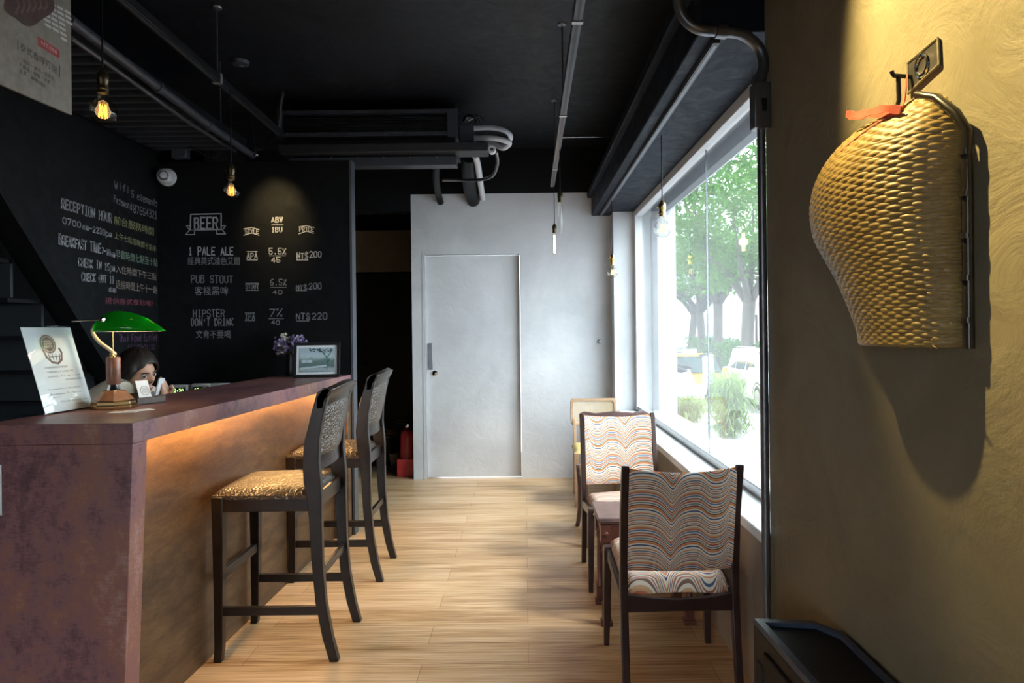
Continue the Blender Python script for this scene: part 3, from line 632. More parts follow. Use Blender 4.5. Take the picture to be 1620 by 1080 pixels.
# ------------------------------------------------------------------ person behind the bar
def person():
    t = thing('person', 'person in a cream shirt leaning behind the bar counter, talking on a phone', 'person', (-2.3, 3.62, 0))
    o = t.location.copy()
    fwd = Vector((1.0, -.30, -.10)).normalized(); right = fwd.cross(Vector((0, 0, 1))).normalized(); upv = right.cross(fwd)
    hc = P(217, 591, 3.6)-o
    HM = Matrix.Translation(hc) @ Matrix((right, fwd, upv)).transposed().to_4x4() @ Matrix.Rotation(R(8), 4, 'Y') @ Matrix.Rotation(R(-6), 4, 'X')
    g = lambda d, s: math.exp(-(d/s)**2)
    def skull(a, b):               # a: longitude -pi..pi (0 = forward), b: latitude
        x, y, z = math.sin(a)*math.cos(b), math.cos(a)*math.cos(b), math.sin(b)
        X, Y, Z = .074*x, .094*y, .114*z
        if Z < 0: X *= 1-.38*(-Z/.114)**1.6; Y *= 1-.22*(-Z/.114)**2*(1 if Y < 0 else .4)
        if Y > 0:
            fr_ = min(1, Y/.05)
            Y = Y*(1-.05*fr_)
            Y += fr_*(.021*g(X, .011)*g(Z+.018, .017)+.008*g(X, .009)*g(Z-.006, .018)+.009*g(X, .020)*g(Z+.060, .014)+.009*g(X, .02)*g(Z+.094, .016)
                      - .010*(g(X-.031, .016)+g(X+.031, .016))*g(Z-.010, .013)+.004*g(X, .055)*g(Z-.032, .012)+.006*(g(X-.040, .018)+g(X+.040, .018))*g(Z+.022, .02)-.004*g(X, .018)*g(Z+.060, .0035))
        return Vector((X, Y, Z))
    nu, nv = 72, 56; mb = MB()
    rings = [[HM @ skull(2*math.pi*k/nu, -math.pi/2+math.pi*(j+.02+.96*0)/nv if 0 < j < nv else (-1 if j == 0 else 1)*(math.pi/2-.02)) for k in range(nu)] for j in range(nv+1)]
    mb.loft(rings)
    W = lambda p: HM @ Vector(p)
    for s in (-1, 1): mb.sphere(W((s*.073, -.008, -.008)), (.012, .018, .03), 10, 8, HM.to_3x3())
    neck = Vector((.06, .02, 1.02)); sh_r = Vector((.20, -.12, 1.085)); sh_l = Vector((.16, .20, 1.04)); chest = Vector((.06, .03, .93)); waist = Vector((-.10, .0, .74)); hip = Vector((-.12, 0, .60))
    mb.tube([W((0, -.02, -.05)), W((0, -.03, -.10)), neck, chest], [.052, .052, .060, .07], 16)
    def blob(pts, rs, flat=1.0): mb.tube(arc(pts, 5), [rs[min(int(i/5), len(rs)-1)]+(rs[min(int(i/5)+1, len(rs)-1)]-rs[min(int(i/5), len(rs)-1)])*((i % 5)/5) for i in range(5*(len(pts)-1)+1)], 18, True, flat)
    blob([hip-Vector((0, 0, .08)), hip, waist, chest, neck+Vector((-.02, 0, -.02))], [.13, .145, .125, .135, .07])
    blob([sh_r+Vector((-.02, .02, 0)), (chest+neck)/2, sh_l], [.055, .085, .055])
    el_r, wr_r = Vector((.26, -.17, .84)), Vector((.40, -.05, .83)); el_l, wr_l = Vector((.42, .16, .84)), W((.055, .10, -.115))
    blob([sh_r, (sh_r+el_r)/2, el_r, (el_r+wr_r)/2, wr_r], [.052, .046, .040, .038, .027])
    blob([sh_l, (sh_l+el_l)/2, el_l, (el_l+wr_l)/2, wr_l], [.052, .046, .040, .038, .027])
    # phone pose: in front of the mouth and chin, held by the far (left) hand
    pc = P(251, 618, 3.5)-o; pax = Vector((.22, .05, .95)).normalized(); pn = Vector((.97, .10, -.05)).normalized(); ps = pax.cross(pn).normalized(); pn = ps.cross(pax)
    def hand(wr, palm, knu_dir, side, n, curls, thumb):
        mb.tube([wr, (wr+palm)/2, palm, palm+knu_dir*.03], [.026, .030, .036, .030], 12, True, .6)
        for i, L in enumerate((.070, .078, .072, .058)):
            b = palm+knu_dir*.035+side*(.027-.018*i); p1 = b+knu_dir*L*.42; p2 = p1+(knu_dir*math.cos(curls)+n*math.sin(curls))*L*.34; p3 = p2+(knu_dir*math.cos(curls*1.9)+n*math.sin(curls*1.9))*L*.28
            mb.tube([b-knu_dir*.02, b, p1, p2, p3], [.0095, .0092, .0085, .008, .0062], 8)
        mb.tube([palm-knu_dir*.02+side*.025]+thumb, [.012, .011, .0095, .007], 8)
    palm_l = pc+pn*.030-pax*.03+Vector((.0, .03, -.01))
    hand(wr_l+Vector((.05, .02, -.03)), palm_l, pax*.75+Vector((-.35, .1, .2)), ps, (pc-palm_l).normalized(), .75, [palm_l+pax*.03+ps*.035, palm_l+pax*.055+ps*.03-pn*-.01, palm_l+pax*.075+ps*.018])
    pr = wr_r+Vector((.08, .02, -.01)); hand(wr_r, wr_r+Vector((.06, .015, -.005)), Vector((1, .2, -.1)).normalized(), Vector((0, 1, 0)), Vector((0, 0, -1)), .35, [wr_r+Vector((.06, .05, -.005)), wr_r+Vector((.08, .06, -.01)), wr_r+Vector((.10, .06, -.012))])
    for s in (-1, 1):
        kn, an = Vector((.30, s*.12, .60)), Vector((.22, s*.11, .09))
        blob([hip+Vector((.0, s*.08, 0)), (hip+kn)/2+Vector((0, s*.06, 0)), kn, (kn+an)/2, an], [.092, .085, .062, .056, .038])
        mb.tube([an-Vector((.05, 0, .045)), an+Vector((.06, s*.01, -.055)), an+Vector((.16, s*.02, -.065))], [.035, .036, .022], 12, True, .8)
    n = NT('skin'); f = n.noise(20); sk = n.fin(n.bsdf(n.ramp(f, [(.3, (.50, .27, .17)), (.7, (.60, .34, .23))]), .45, 0, .4))
    bd_ = mb.build('body', sk, t, smooth=0)
    rm = bd_.modifiers.new('merge', 'REMESH'); rm.mode = 'VOXEL'; rm.voxel_size = .0034; rm.use_smooth_shade = True
    s_ = bd_.modifiers.new('smooth', 'SMOOTH'); s_.factor = .5; s_.iterations = 2
    # hair cap with a fringe
    def cap(u_, v_):
        a = -math.pi+2*math.pi*u_; front = max(0, math.cos(a)); low = -.62+1.20*front**.8+.10*math.sin(a*9)*(.4+.6*front)*.35
        b = low+(math.pi/2-.02-low)*v_
        p = skull(a, b); k = 1.10+.05*math.sin(7*a+3*b)*.3; q = Vector((p.x*k*1.04, p.y*k-(.004 if front < .2 else -.001), p.z*k+.006)); return HM @ q
    hr = MB().grid(64, 22, cap).build('hair', simple('dark_brown_hair', (.016, .011, .009), .42, var=.5, scale=60), t, smooth=80)
    hs = hr.modifiers.new('thick', 'SOLIDIFY'); hs.thickness = .012; hs.offset = 1
    for s in (-1, 1):
        e = MB().sphere(W((s*.031, .0765, .008)), .0125, 16, 12).build('eye', simple('eye_white', (.7, .7, .68), .2, bstr=0), t)
        ir = MB().sphere(W((s*.031+.004, .0868, .0085)), (.0058, .0030, .0058), 14, 8, HM.to_3x3()).build('iris', simple('dark_iris', (.02, .012, .008), .15, bstr=0), e)
        br = MB().tube([W((s*.016, .094, .024)), W((s*.032, .091, .030)), W((s*.050, .077, .026))], [.0026, .0034, .0016], 8).build('eyebrow', simple('brow_hair', (.02, .013, .010), .7), t)
        MB().tube([W((s*.018, .089, .010)), W((s*.031, .0915, .0165)), W((s*.046, .080, .011))], [.0016, .0026, .0012], 8).build('eyelid', simple('lash_line', (.05, .025, .018), .6), t)
    m = MB().tube([W((-.022, .0855, -.0605)), W((-.009, .096, -.056)), W((0, .0965, -.0575)), W((.009, .096, -.056)), W((.022, .0855, -.0605))], [.0015, .004, .0042, .004, .0015], 8)
    m.tube([W((-.020, .085, -.063)), W((0, .0955, -.067)), (W((.020, .085, -.063)))], [.0015, .0052, .0015], 8); m.build('lips', simple('lip_red', (.48, .13, .12), .4, bstr=0), t)
    # shirt: trunk, near sleeve with patterned hem, far sleeve
    SH = simple('cream_cotton', (.66, .60, .48), .8, var=.06, scale=50)
    m = MB(); pts = arc([hip-Vector((0, 0, .10)), hip, waist, chest, (chest+neck)/2+Vector((0, 0, .03))], 6)
    m.tube(pts, [.165, .165, .165, .163, .16, .157, .155, .15, .148, .146, .146, .147, .149, .151, .153, .155, .156, .156, .155, .15, .145, .138, .13, .12, .095], 26)
    m.tube(arc([sh_l+Vector((.05, .06, -.09)), sh_l, (chest+neck)/2+Vector((-.01, 0, .01)), sh_r+Vector((-.03, .02, .01))], 6), [.072]*5+[.075, .08, .09, .098, .10, .10, .098, .095, .09, .085, .08, .075, .07, .066], 22)
    m.tube(arc([(chest+Vector((-.20, -.06, -.05))), chest+Vector((-.07, -.09, .05)), sh_r+Vector((-.02, 0, .0)), sh_r+Vector((.055, -.02, -.005))], 6), [.05]+[.07]*2+[.075]*5+[.078]*5+[.076]*4+[.074]*2, 22)
    so_ = m.build('shirt', SH, t, smooth=60); rm = so_.modifiers.new('merge', 'REMESH'); rm.mode = 'VOXEL'; rm.voxel_size = .006; rm.use_smooth_shade = True
    s2 = so_.modifiers.new('smooth', 'SMOOTH'); s2.iterations = 6
    n = NT('houndstooth_trim'); ck = n.n('ShaderNodeTexChecker'); ck.inputs['Scale'].default_value = 95; ck.inputs[1].default_value = (.02, .02, .02, 1); ck.inputs[2].default_value = (.7, .66, .58, 1)
    n.l(n.n('ShaderNodeTexCoord').outputs['Object'], ck.inputs[0]); hm = n.fin(n.bsdf(ck.outputs[0], .8))
    a_, b_ = sh_r+Vector((.048, -.018, -.004)), sh_r+Vector((.066, -.025, -.006)); MB().tube([a_, b_], [.0775, .0765], 26, caps=False).build('sleeve_hem', hm, t, label='black and white checked sleeve hem')
    tr = MB()
    for s in (-1, 1):
        kn, an = Vector((.30, s*.12, .60)), Vector((.22, s*.11, .10)); tr.tube(arc([hip+Vector((-.02, s*.07, 0)), (hip+kn)/2+Vector((0, s*.06, 0)), kn, (kn+an)/2, an], 5), [.12]*3+[.11]*5+[.085]*4+[.075]*5+[.065]*4, 16)
    tr.tube([hip-Vector((0, 0, .1)), hip+Vector((0, 0, .06))], [.15, .16], 20); o2 = tr.build('trousers', simple('black_cotton', (.02, .02, .022), .85), t, smooth=60)
    ph = thing('smartphone', 'white smartphone held in front of the mouth by the person behind the bar', 'phone', o+pc)
    PM = Matrix((ps, pn, pax)).transposed().to_4x4()
    MB().box(-.033, .033, -.0045, .0045, -.066, .066, PM).build('case', WHITEP, ph, bevel=.003); MB().box(-.029, .029, -.0046, -.0041, -.055, .055, PM).build('screen', BLACKP, ph)
    stl = thing('low_stool', 'low round stool under the person behind the bar', 'stool', o+hip.xyz*Vector((1, 1, 0)).length*0+Vector((hip.x, hip.y, 0)))
    MB().lathe([(.001, .40), (.17, .40), (.18, .42), (.17, .438), (.001, .44)], 24).build('seat', BLACKP, stl)
    for k in range(4):
        a = math.pi/4+k*math.pi/2; MB().tube([(.12*math.cos(a), .12*math.sin(a), .40), (.17*math.cos(a), .17*math.sin(a), 0)], .013, 8).build('leg', BLACKM, stl)
person()

# ------------------------------------------------------------------ hanging poster, bulbs, ceiling runs
o = Vector((-1.5, 2.26, 2.10)); t = thing('hanging_poster', 'beige food poster hanging from the ceiling above the bar counter', 'poster', o)
e0 = P(112, 182, 2.26); e1 = P(0, 118, 1.98); e1 = e0+(e1-e0)*1.35; al = (e1-e0); al.z = 0; Lp = al.length; al.normalize(); pn_ = Vector((0, 0, 1)).cross(al).normalized()
if pn_.x < 0: pn_ = -pn_
def pp(a, z, d=0): return (e0-o)+al*(Lp-a)+Vector((0, 0, z))+pn_*d      # a: 0 left .. Lp right edge
def pbox(m, a0, a1, z0, z1, d0, d1):
    vs = [pp(a, z, d) for d in (d0, d1) for z in (z0, z1) for a in (a0, a1)]
    return m.add(vs, [(0, 2, 3, 1), (4, 5, 7, 6), (0, 1, 5, 4), (2, 6, 7, 3), (0, 4, 6, 2), (1, 3, 7, 5)])
pbox(MB(), 0, Lp, 0, .72, -.004, .004).build('panel', simple('speckled_kraft_print', (.23, .20, .16), .7, var=.12, scale=40, bstr=0), t)
PD = .0046
def pt(u, v):                       # pixel -> poster coordinates
    d = Vector(((u-CU)*CR-(v-CV)*SR, FPX, -((u-CU)*SR+(v-CV)*CR))); c0 = Vector((0, 0, H)); k = (e0-c0).dot(pn_)/d.dot(pn_); return c0+d*k-o+pn_*PD
m = MB(); q = [pt(58, 72), pt(92, 93), pt(92, 80), pt(58, 57)]; m.add(q, [(0, 1, 2, 3)]); m.build('red_price_flag', simple('red_flag_print', (.36, .03, .03), .6, bstr=0), t, smooth=0, fix=False)
m = MB(); typed(m, 'NT:180', pt(63, 70.5)+pn_*.0006, pt(88, 87)+pn_*.0006, pt(63, 63.5)+pn_*.0006); m.build('price_lettering', simple('pale_pink_print', (.62, .35, .32), .6, bstr=0), t, smooth=0, fix=False)
m = MB(); typed(m, '泰式香檸打拋', pt(29, 79), pt(88, 117), pt(29, 66)); ribbon(m, [pt(26, 63), pt(26, 78)], .004, pn_); ribbon(m, [pt(92, 104), pt(92, 121)], .004, pn_)
for a, txt in ((0, '打拋肉・豬肉・四季豆'), (9, '九層塔・辣椒・洋蔥'), (18, '生菜・檸檬調味')):
    typed(m, txt, pt(28, 96+a), pt(84-a*.8, 129+a-.4*a), pt(28, 89+a))
m.build('dish_lettering', simple('dark_brown_print', (.07, .055, .045), .6, bstr=0), t, smooth=0, fix=False)
m = MB()
for i in range(9):
    for j in range(4):
        u0 = 64+i*6.4*0+j*12+i*1.0; v0 = -6+i*8.2+j*6.5
        if u0+9 < 112 and v0 < 70+.6*(u0-90) and not (v0 > 32+ (u0-60)*.75): m.add([pt(u0, v0+5), pt(u0+10, v0+11), pt(u0+10, v0+7), pt(u0, v0+1)], [(0, 1, 2, 3)])
m.build('rack_print', simple('pale_rack_print', (.55, .54, .52), .6, bstr=0), t, smooth=0, fix=False)
m = MB(); ctr = (44, 2); vs = [pt(*ctr)]
for k in range(36):
    a = 2*math.pi*k/36; rr = 38+3*math.sin(5*a); vs.append(pt(ctr[0]+rr*math.cos(a)*1.02, ctr[1]+rr*math.sin(a)*.98)+pn_*.0004)
vs[0] = vs[0]+pn_*.0004; m.add(vs, [(0, 1+k, 1+(k+1) % 36) for k in range(36)]); m.build('dish_print', simple('dark_stew_print', (.060, .032, .026), .6, var=.3), t, smooth=0, fix=False)
m = MB()
for k in range(6): ribbon(m, [pt(22+k*9, 22-k*1.5)+pn_*.001, pt(27+k*9, 10)+pn_*.001, pt(24+k*9, -4)+pn_*.001], .008, pn_)
m.build('stew_highlights', simple('stew_brown_print', (.13, .075, .06), .6, bstr=0), t, smooth=0, fix=False)
m = MB().tube([pp(.05, .70, 0), pp(.05, .998, 0)], .002, 6); m.build('hanging_wire', BLACKM, t); MB().tube([pp(Lp-.05, .70, 0), pp(Lp-.05, .998, 0)], .002, 6).build('hanging_wire', BLACKM, t)

def bulb(u, v, Y, top, r, lb, sock, glass, fil, X=None, kind='globe', on=0, grp='filament bulbs'):
    c = P(u, v, Y)
    t = thing('pendant_bulb', lb, 'lamp', c, 0, grp)
    zt = top-c.z
    if kind == 'globe':
        h = r*1.25
        prof = [(.001, -r)]+[(r*math.cos(a), r*math.sin(a)) for a in [R(x) for x in range(-75, 50, 12)]]+[(r*.42, r*1.02), (r*.33, h*1.05), (r*.30, h*1.18), (.001, h*1.2)]
        MB().lathe(prof, 28).build('glass_globe', glass, t, smooth=80)
        m = MB(); cnt = 8
        for k in range(cnt):
            a = 2*math.pi*k/cnt; b = 2*math.pi*(k+.5)/cnt; rr = r*.30
            m.tube([(rr*math.cos(a), rr*math.sin(a), -r*.45), (rr*.75*math.cos(b), rr*.75*math.sin(b), r*.55), (rr*math.cos(b+.4), rr*math.sin(b+.4), -r*.45)], r*.030, 5)
        m.build('filament', fil, t, smooth=0); sb = h*1.15
        MB().tube([(0, 0, -r*.2), (0, 0, h*1.1)], r*.05, 6).build('filament_stem', CLEAR, t)
        s0, sw = sb, max(.018, r*.38)
        MB().lathe([(.001, s0), (sw, s0), (sw, s0+.012), (sw*1.12, s0+.014), (sw*1.12, s0+.022), (sw, s0+.024), (sw, s0+.040), (sw*1.1, s0+.043), (sw*1.1, s0+.066), (sw*.6, s0+.08), (.006, s0+.09), (.001, s0+.091)], 20).build('brass_socket', sock, t)
        MB().tube([(-sw, 0, s0+.05), (-sw-.012, 0, s0+.05)], .004, 8).build('socket_switch', sock, t)
        c0 = s0+.088
    else:
        L = r
        MB().lathe([(.001, -L*.5), (.008, -L*.49), (.0135, -L*.44), (.0145, L*.40), (.011, L*.47), (.011, L*.5), (.001, L*.5)], 18).build('glass_tube', glass, t, smooth=60)
        m = MB()
        for k in (0, 1, 2, 3):
            a = k*math.pi/2; m.tube([(.006*math.cos(a), .006*math.sin(a), -L*.40), (.005*math.cos(a), .005*math.sin(a), L*.40)], .0016 if on else .0008, 5)
        m.build('filament', fil, t, smooth=0); s0 = L*.48
        MB().lathe([(.001, s0), (.016, s0), (.016, s0+.03), (.018, s0+.032), (.018, s0+.06), (.010, s0+.072), (.004, s0+.08), (.001, s0+.081)], 18).build('metal_socket', sock, t); c0 = s0+.079
    MB().tube([(0, 0, c0), (0, 0, zt)], .0032, 8).build('cord', BLACKP, t)
    if on: point('bulb_light', c, on, (1, .62, .28), .03)
DIMB = simple('dark_bronze', (.10, .08, .045), .35, .9, bstr=0)
bulb(163, 177, 2.45, 2.703, .046, 'amber filament globe bulb above the counter, nearest the hanging poster', DIMB, AMBER, FIL_A, on=.5)
bulb(366, 303, 3.70, 2.703, .044, 'amber filament globe bulb in front of the chalkboard menu', DIMB, AMBER, FIL_A, on=.4)
bulb(1048, 362, P(1046, 205, 3.72).y, 2.44, .047, 'clear brass-topped globe bulb hanging by the window, the nearer one', GOLD, BULBG, FIL_P)
bulb(969, 431, 5.55, 2.44, .043, 'clear brass-topped globe bulb hanging beside the far window corner', GOLD, BULBG, FIL_P)
bulb(877.5, 386, 5.66, 2.585, .19, 'glowing slim tube bulb hanging before the pale back wall', DIMB, BULBG, FIL_W, kind='tube', on=.7)
bulb(886.5, 345, 4.55, 2.585, .22, 'unlit clear tube bulb hanging beside the glowing slim tube', DIMB, BULBG, LGREY, kind='tube')

# tracks under the ceiling
def track(name, lb, p0, p1, w_=.018, h_=.02, rods=(), top=3.1, mat=BLACKM, slot=GREYM):
    p0, p1 = Vector(p0), Vector(p1); t = thing(name, lb, 'lighting track', p0); d = p1-p0; L = d.length
    A = Matrix((d.normalized(), Vector((0, 0, 1)).cross(d.normalized()), Vector((0, 0, 1)))).transposed().to_4x4()
    MB().box(0, L, -w_, w_, 0, h_*2, A).build('rail', mat, t, bevel=.002)
    MB().box(.02, L-.02, -w_*.35, w_*.35, -.0015, .001, A).build('slot', slot, t)
    for s in rods:
        c = A @ Vector((s*L, 0, h_*2)); MB().tube([c, (c.x, c.y, top-p0.z-.012)], .0045, 8).build('hanger_rod', GREYM, t)
        MB().lathe([(.001, 0), (.028, 0), (.024, .008), (.008, .014), (.001, .014)][::-1], 14, M=Matrix.Translation((c.x, c.y, top-p0.z)) @ Matrix.Scale(-1, 4, (0, 0, 1))).build('ceiling_rose', GREYM, t)
        MB().box(-.012, .012, -w_-.004, w_+.004, -.004, h_*2+.01, Matrix.Translation(A @ Vector((s*L, 0, 0))) @ A).build('clamp', LGREY, t)
    return t
track('lighting_track', 'slim grey lighting track on thin rods along the middle of the dark ceiling', (.215, 2.2, 2.585), (.245, 5.72, 2.585), rods=(.13, .46, .82), mat=DGREY, slot=BLACKM)
track('lighting_track', 'slim grey lighting track under the dark beam above the window', (.715, 2.5, 2.432), (.715, 6.30, 2.432), .014, .011, mat=DGREY, slot=GREYM)
track('lighting_track', 'black lighting track above the bar counter holding the amber bulbs', (-1.55, 1.6, 2.703), (-1.62, 4.6, 2.703), rods=(.66,), mat=BLACKM)
def pipe(name, lb, pts, r, mat, cat='pipe', joints=()):
    t = thing(name, lb, cat, pts[0]); q = [Vector(p)-Vector(pts[0]) for p in pts]
    MB().tube(q, r, 12).build('tube', mat, t, smooth=60)
    for j in joints:
        a, b = q[j], q[min(j+1, len(q)-1)]; d = (b-a).normalized()*.02
        MB().tube([a-d, a+d], r*1.3, 12).build('coupling', mat, t)
    return t
pipe('conduit_pipe', 'thin grey conduit crossing from the middle ceiling track to the window beam', arc([P(880, 217, 4.95), P(940, 216, 4.97), P(972, 217, 5.0), P(984, 228, 5.0), P(986, 243, 5.0)]), .008, GREYM)
pipe('conduit_pipe', 'thick grey conduit running along the left ceiling above the bar', [P(108, 30, 2.58), P(250, 138, 3.35), P(330, 198, 4.0), P(400, 246, 4.63)], .022, DGREY, joints=(1, 2))
pipe('conduit_pipe', 'thin pale conduit running beside the thick one above the bar', [P(112, 60, 2.62), P(180, 108, 3.0), P(290, 188, 3.75), P(372, 240, 4.6)], .010, GREYM)
pipe('conduit_pipe', 'bent grey conduit looping beside the air conditioner left end', arc([P(400, 178, 4.6), P(385, 158, 4.7), P(371, 141, 4.85), P(385, 139, 4.85), P(442, 143, 4.85), P(444, 165, 4.85), P(440, 214, 4.85)], 5), .012, GREYM)
# cable tray against the left wall
t = thing('cable_tray', 'wide black slatted cable tray under the ceiling above the left chalk wall', 'cable tray', (-2.18, 3.4, 2.62))
MB().box(-.30, -.285, -1.3, 1.25, 0, .09).build('side_rail', BLACKM, t); MB().box(.285, .30, -1.3, 1.25, 0, .09).build('side_rail', BLACKM, t)
MB().box(-.285, .285, -1.3, 1.25, .03, .04).build('tray_bed', BLACKW, t)
for k in range(24): MB().box(-.285, .285, -1.25+k*.105, -1.22+k*.105, .004, .03).build('slat', DGREY, t)
for x in (-.28, .28):
    for y in (-.9, .9): MB().tube([(x, y, .09), (x, y, .48)], .005, 8).build('hanger_rod', GREYM, t)
for i, (pts, lb) in enumerate((([P(300, 232, 4.55), P(338, 250, 4.6), P(352, 228, 4.62), P(372, 236, 4.6)], 'loose dark cable drooping above the beer chalkboard'), ([P(366, 222, 4.6), P(388, 236, 4.6), P(402, 246, 4.6), P(404, 232, 4.6)], 'short black cable loop by the bulb above the beer chalkboard'), ([P(396, 150, 4.75), P(402, 226, 4.78), P(412, 236, 4.8), P(424, 222, 4.9), P(436, 205, 4.95)], 'black cable loop hanging left of the air conditioner'))):
    pts = arc(pts); q = pts[0].copy(); tag(MB().tube([p-q for p in pts], .006, 8).build('cable', BLACKP, smooth=60), lb, 'cable').location = q
p = P(286, 243, 4.60); t = thing('wall_box', 'small grey junction box above the white dome camera', 'junction box', p); MB().box(-.05, .05, -.03, .03, -.035, .04).build('box', DGREY, t, bevel=.004); MB().box(-.045, .045, -.034, -.03, -.03, .035).build('lid', DGREY, t, bevel=.002)
p = P(396, 243, 4.62); t = thing('cable_connector', 'small white cable connector resting above the chalkboard edge', 'connector', p); MB().box(-.02, .02, -.012, .012, -.012, .02, Matrix.Rotation(R(25), 4, 'Y')).build('plug', WHITEP, t, bevel=.003); MB().tube([(.018, 0, .0), (.05, 0, -.012)], .007, 8).build('plug_tail', WHITEP, t)
# dome security camera on the board
p = P(266, 281, YB); t = thing('security_camera', 'white dome security camera on the chalkboard corner', 'camera', (p.x, YB, p.z))
RX = Matrix.Rotation(R(90), 4, 'X')
MB().lathe([(.001, 0), (.060, 0), (.062, .012), (.058, .022), (.001, .022)], 28, M=RX).build('base', WHITEP, t)
MB().sphere((0, -.04, 0), .053, 28, 18).build('ball', WHITEP, t, smooth=80)
lm = Matrix.Translation((0, -.04, 0)) @ Matrix.Rotation(R(16), 4, 'Z') @ RX @ Matrix.Translation((0, -.004, .0475))
MB().lathe([(.001, -.008), (.032, -.008), (.032, .002), (.027, .005), (.025, .0), (.001, -.0)], 24, M=lm).build('lens_ring', GREYM, t)
for k in range(3):
    a = R(90+120*k); MB().lathe([(.001, .0), (.008, .0), (.007, .006), (.001, .007)], 12, M=lm @ Matrix.Translation((.013*math.cos(a), .013*math.sin(a), 0))).build('lamp_lens', WHITEP, t)
# ceiling disc
p = PZ(380, 97, 3.1); p.z = 3.1; t = thing('ceiling_disc', 'round grey smoke detector on the dark ceiling', 'smoke detector', p)
MB().lathe([(.001, -.03), (.03, -.028), (.05, -.02), (.056, 0), (.001, 0)], 24).build('cover', DGREY, t); MB().lathe([(.001, -.036), (.016, -.034), (.018, -.026), (.001, -.026)], 16).build('sensor', GREYM, t)

# ------------------------------------------------------------------ ceiling air conditioner
YA = 4.95
def bx(u0, v0, u1, v1, y0, y1, o): a, b = P(u0, v1, YA), P(u1, v0, YA); return MB().box(a.x-o.x, b.x-o.x, y0-o.y, y1-o.y, a.z-o.z, b.z-o.z)
o = P(440, 245, YA); t = thing('air_conditioner', 'long dark ducted air conditioner hung from the ceiling before the back wall', 'air conditioner', o)
bx(446, 183, 708, 212, 4.99, 5.6, o).build('coil', simple('black_fin_coil', (.008, .008, .010), .6), t)
m = MB()
for v0, v1 in ((172, 181), (207, 217)): q = bx(440, v0, 724, v1, 4.95, 5.6, o); m.add(q.v, q.f)
m.build('frame_rail', DGREY, t)
bx(438, 172, 446, 217, 4.945, 5.6, o).build('end_plate', DGREY, t, bevel=.003); bx(708, 176, 724, 217, 4.945, 5.6, o).build('end_plate', DGREY, t, bevel=.003)
for k in range(7): bx(447, 184+k*3.4, 707, 185+k*3.4, 4.975, 4.99, o).build('fin', BLACKM, t)
bx(446, 217, 718, 229, 5.0, 5.55, o).build('fan_housing', BLACKM, t)
bx(444, 227, 772, 245, 4.90, 5.08, o).build('drain_pan', simple('matte_charcoal_tray', (.022, .023, .026), .5), t, bevel=.006)
bx(456, 245, 721, 262, 4.98, 5.1, o).build('lower_duct_lip', DGREY, t, bevel=.003)
bx(725, 193, 748, 222, 5.0, 5.3, o).build('valve_box', DGREY, t, bevel=.004)
for u in (455, 505, 555, 601, 609, 645, 690): c = P(u, 211, YA)-o; MB().sphere((c.x, -.001, c.z), .004, 8, 5).build('bolt', LGREY, t)
for u in (480, 522, 564, 606, 648, 690): c = P(u, 245.5, YA)-o; MB().sphere((c.x, .029, c.z-.006), .004, 8, 5).build('bolt', LGREY, t)
for u in (442, 722):
    c = P(u, 175, 5.2)-o; MB().tube([(c.x, .2, c.z), (c.x, .2, 3.1-o.z)], .006, 8).build('hanger_rod', GREYM, t)
def wp(name, lb, pts, r, mat, n=6): return pipe(name, lb, arc(pts, n), r, mat)
wp('insulated_pipe', 'upper white insulated pipe looping out of the air conditioner right end', [P(748, 203, 5.05), P(775, 202, 5.02), P(797, 206, 5.0), P(808, 216, 5.05), P(800, 228, 5.25), P(786, 231, 5.5)], .019, WHITEF)
wp('insulated_pipe', 'lower white insulated pipe looping out of the air conditioner right end', [P(748, 219, 5.05), P(770, 218, 4.98), P(790, 220, 4.95), P(806, 226, 4.98), P(796, 234, 5.05), P(782, 228, 5.12), P(770, 226, 5.2)], .020, WHITEF)
p = P(778, 236, 4.93); t = thing('pipe_cap', 'small white pipe end beside the insulated loops', 'pipe end', p); MB().lathe([(.012, -.05), (.026, -.05), (.030, -.04), (.030, .0), (.026, .006), (.012, .006), (.012, -.05)], 18, M=RX).build('ring', WHITEF, t); MB().lathe([(.001, -.03), (.012, -.03), (.012, 0), (.001, 0)], 12, M=RX).build('core', GREYM, t)
wp('drain_pipe', 'grey drain hose curving down beside the air conditioner', [P(785, 240, 5.0), P(787, 258, 5.1), P(780, 277, 5.3), P(762, 284, 5.5), P(735, 285, 5.7), P(700, 285, 5.7)], .013, GREYM)
wp('black_pipe', 'thick black pipe dropping from the air conditioner into the pale wall', [P(742, 246, 5.4), P(741, 268, 5.7), P(744, 300, 6.2), P(749, 318, 6.40)], .062, BLACKP)
wp('black_pipe', 'thinner black pipe entering the pale wall above the door', [P(690, 262, 5.45), P(690, 285, 5.85), P(693, 305, 6.25), P(697, 320, 6.40)], .032, BLACKP)
wp('insulated_pipe', 'white insulated pipe dropping beside the thick black pipe into the wall', [P(752, 246, 5.3), P(756, 262, 5.5), P(760, 290, 6.0), P(764, 314, 6.40)], .026, WHITEF)
MBx = P(733, 188, 5.1); t = thing('cable_bundle', 'bundle of tangled cables on top of the air conditioner right end', 'cable', MBx)
for k in range(4): MB().tube(arc([(0, .01*k, -.02), (.02+.02*k, .01*k, .02), (.08+.01*k, 0, .015), (.10+.012*k, .02, -.02)], 5), .010, 8).build('cable', GREYM if k % 2 else BLACKP, t)

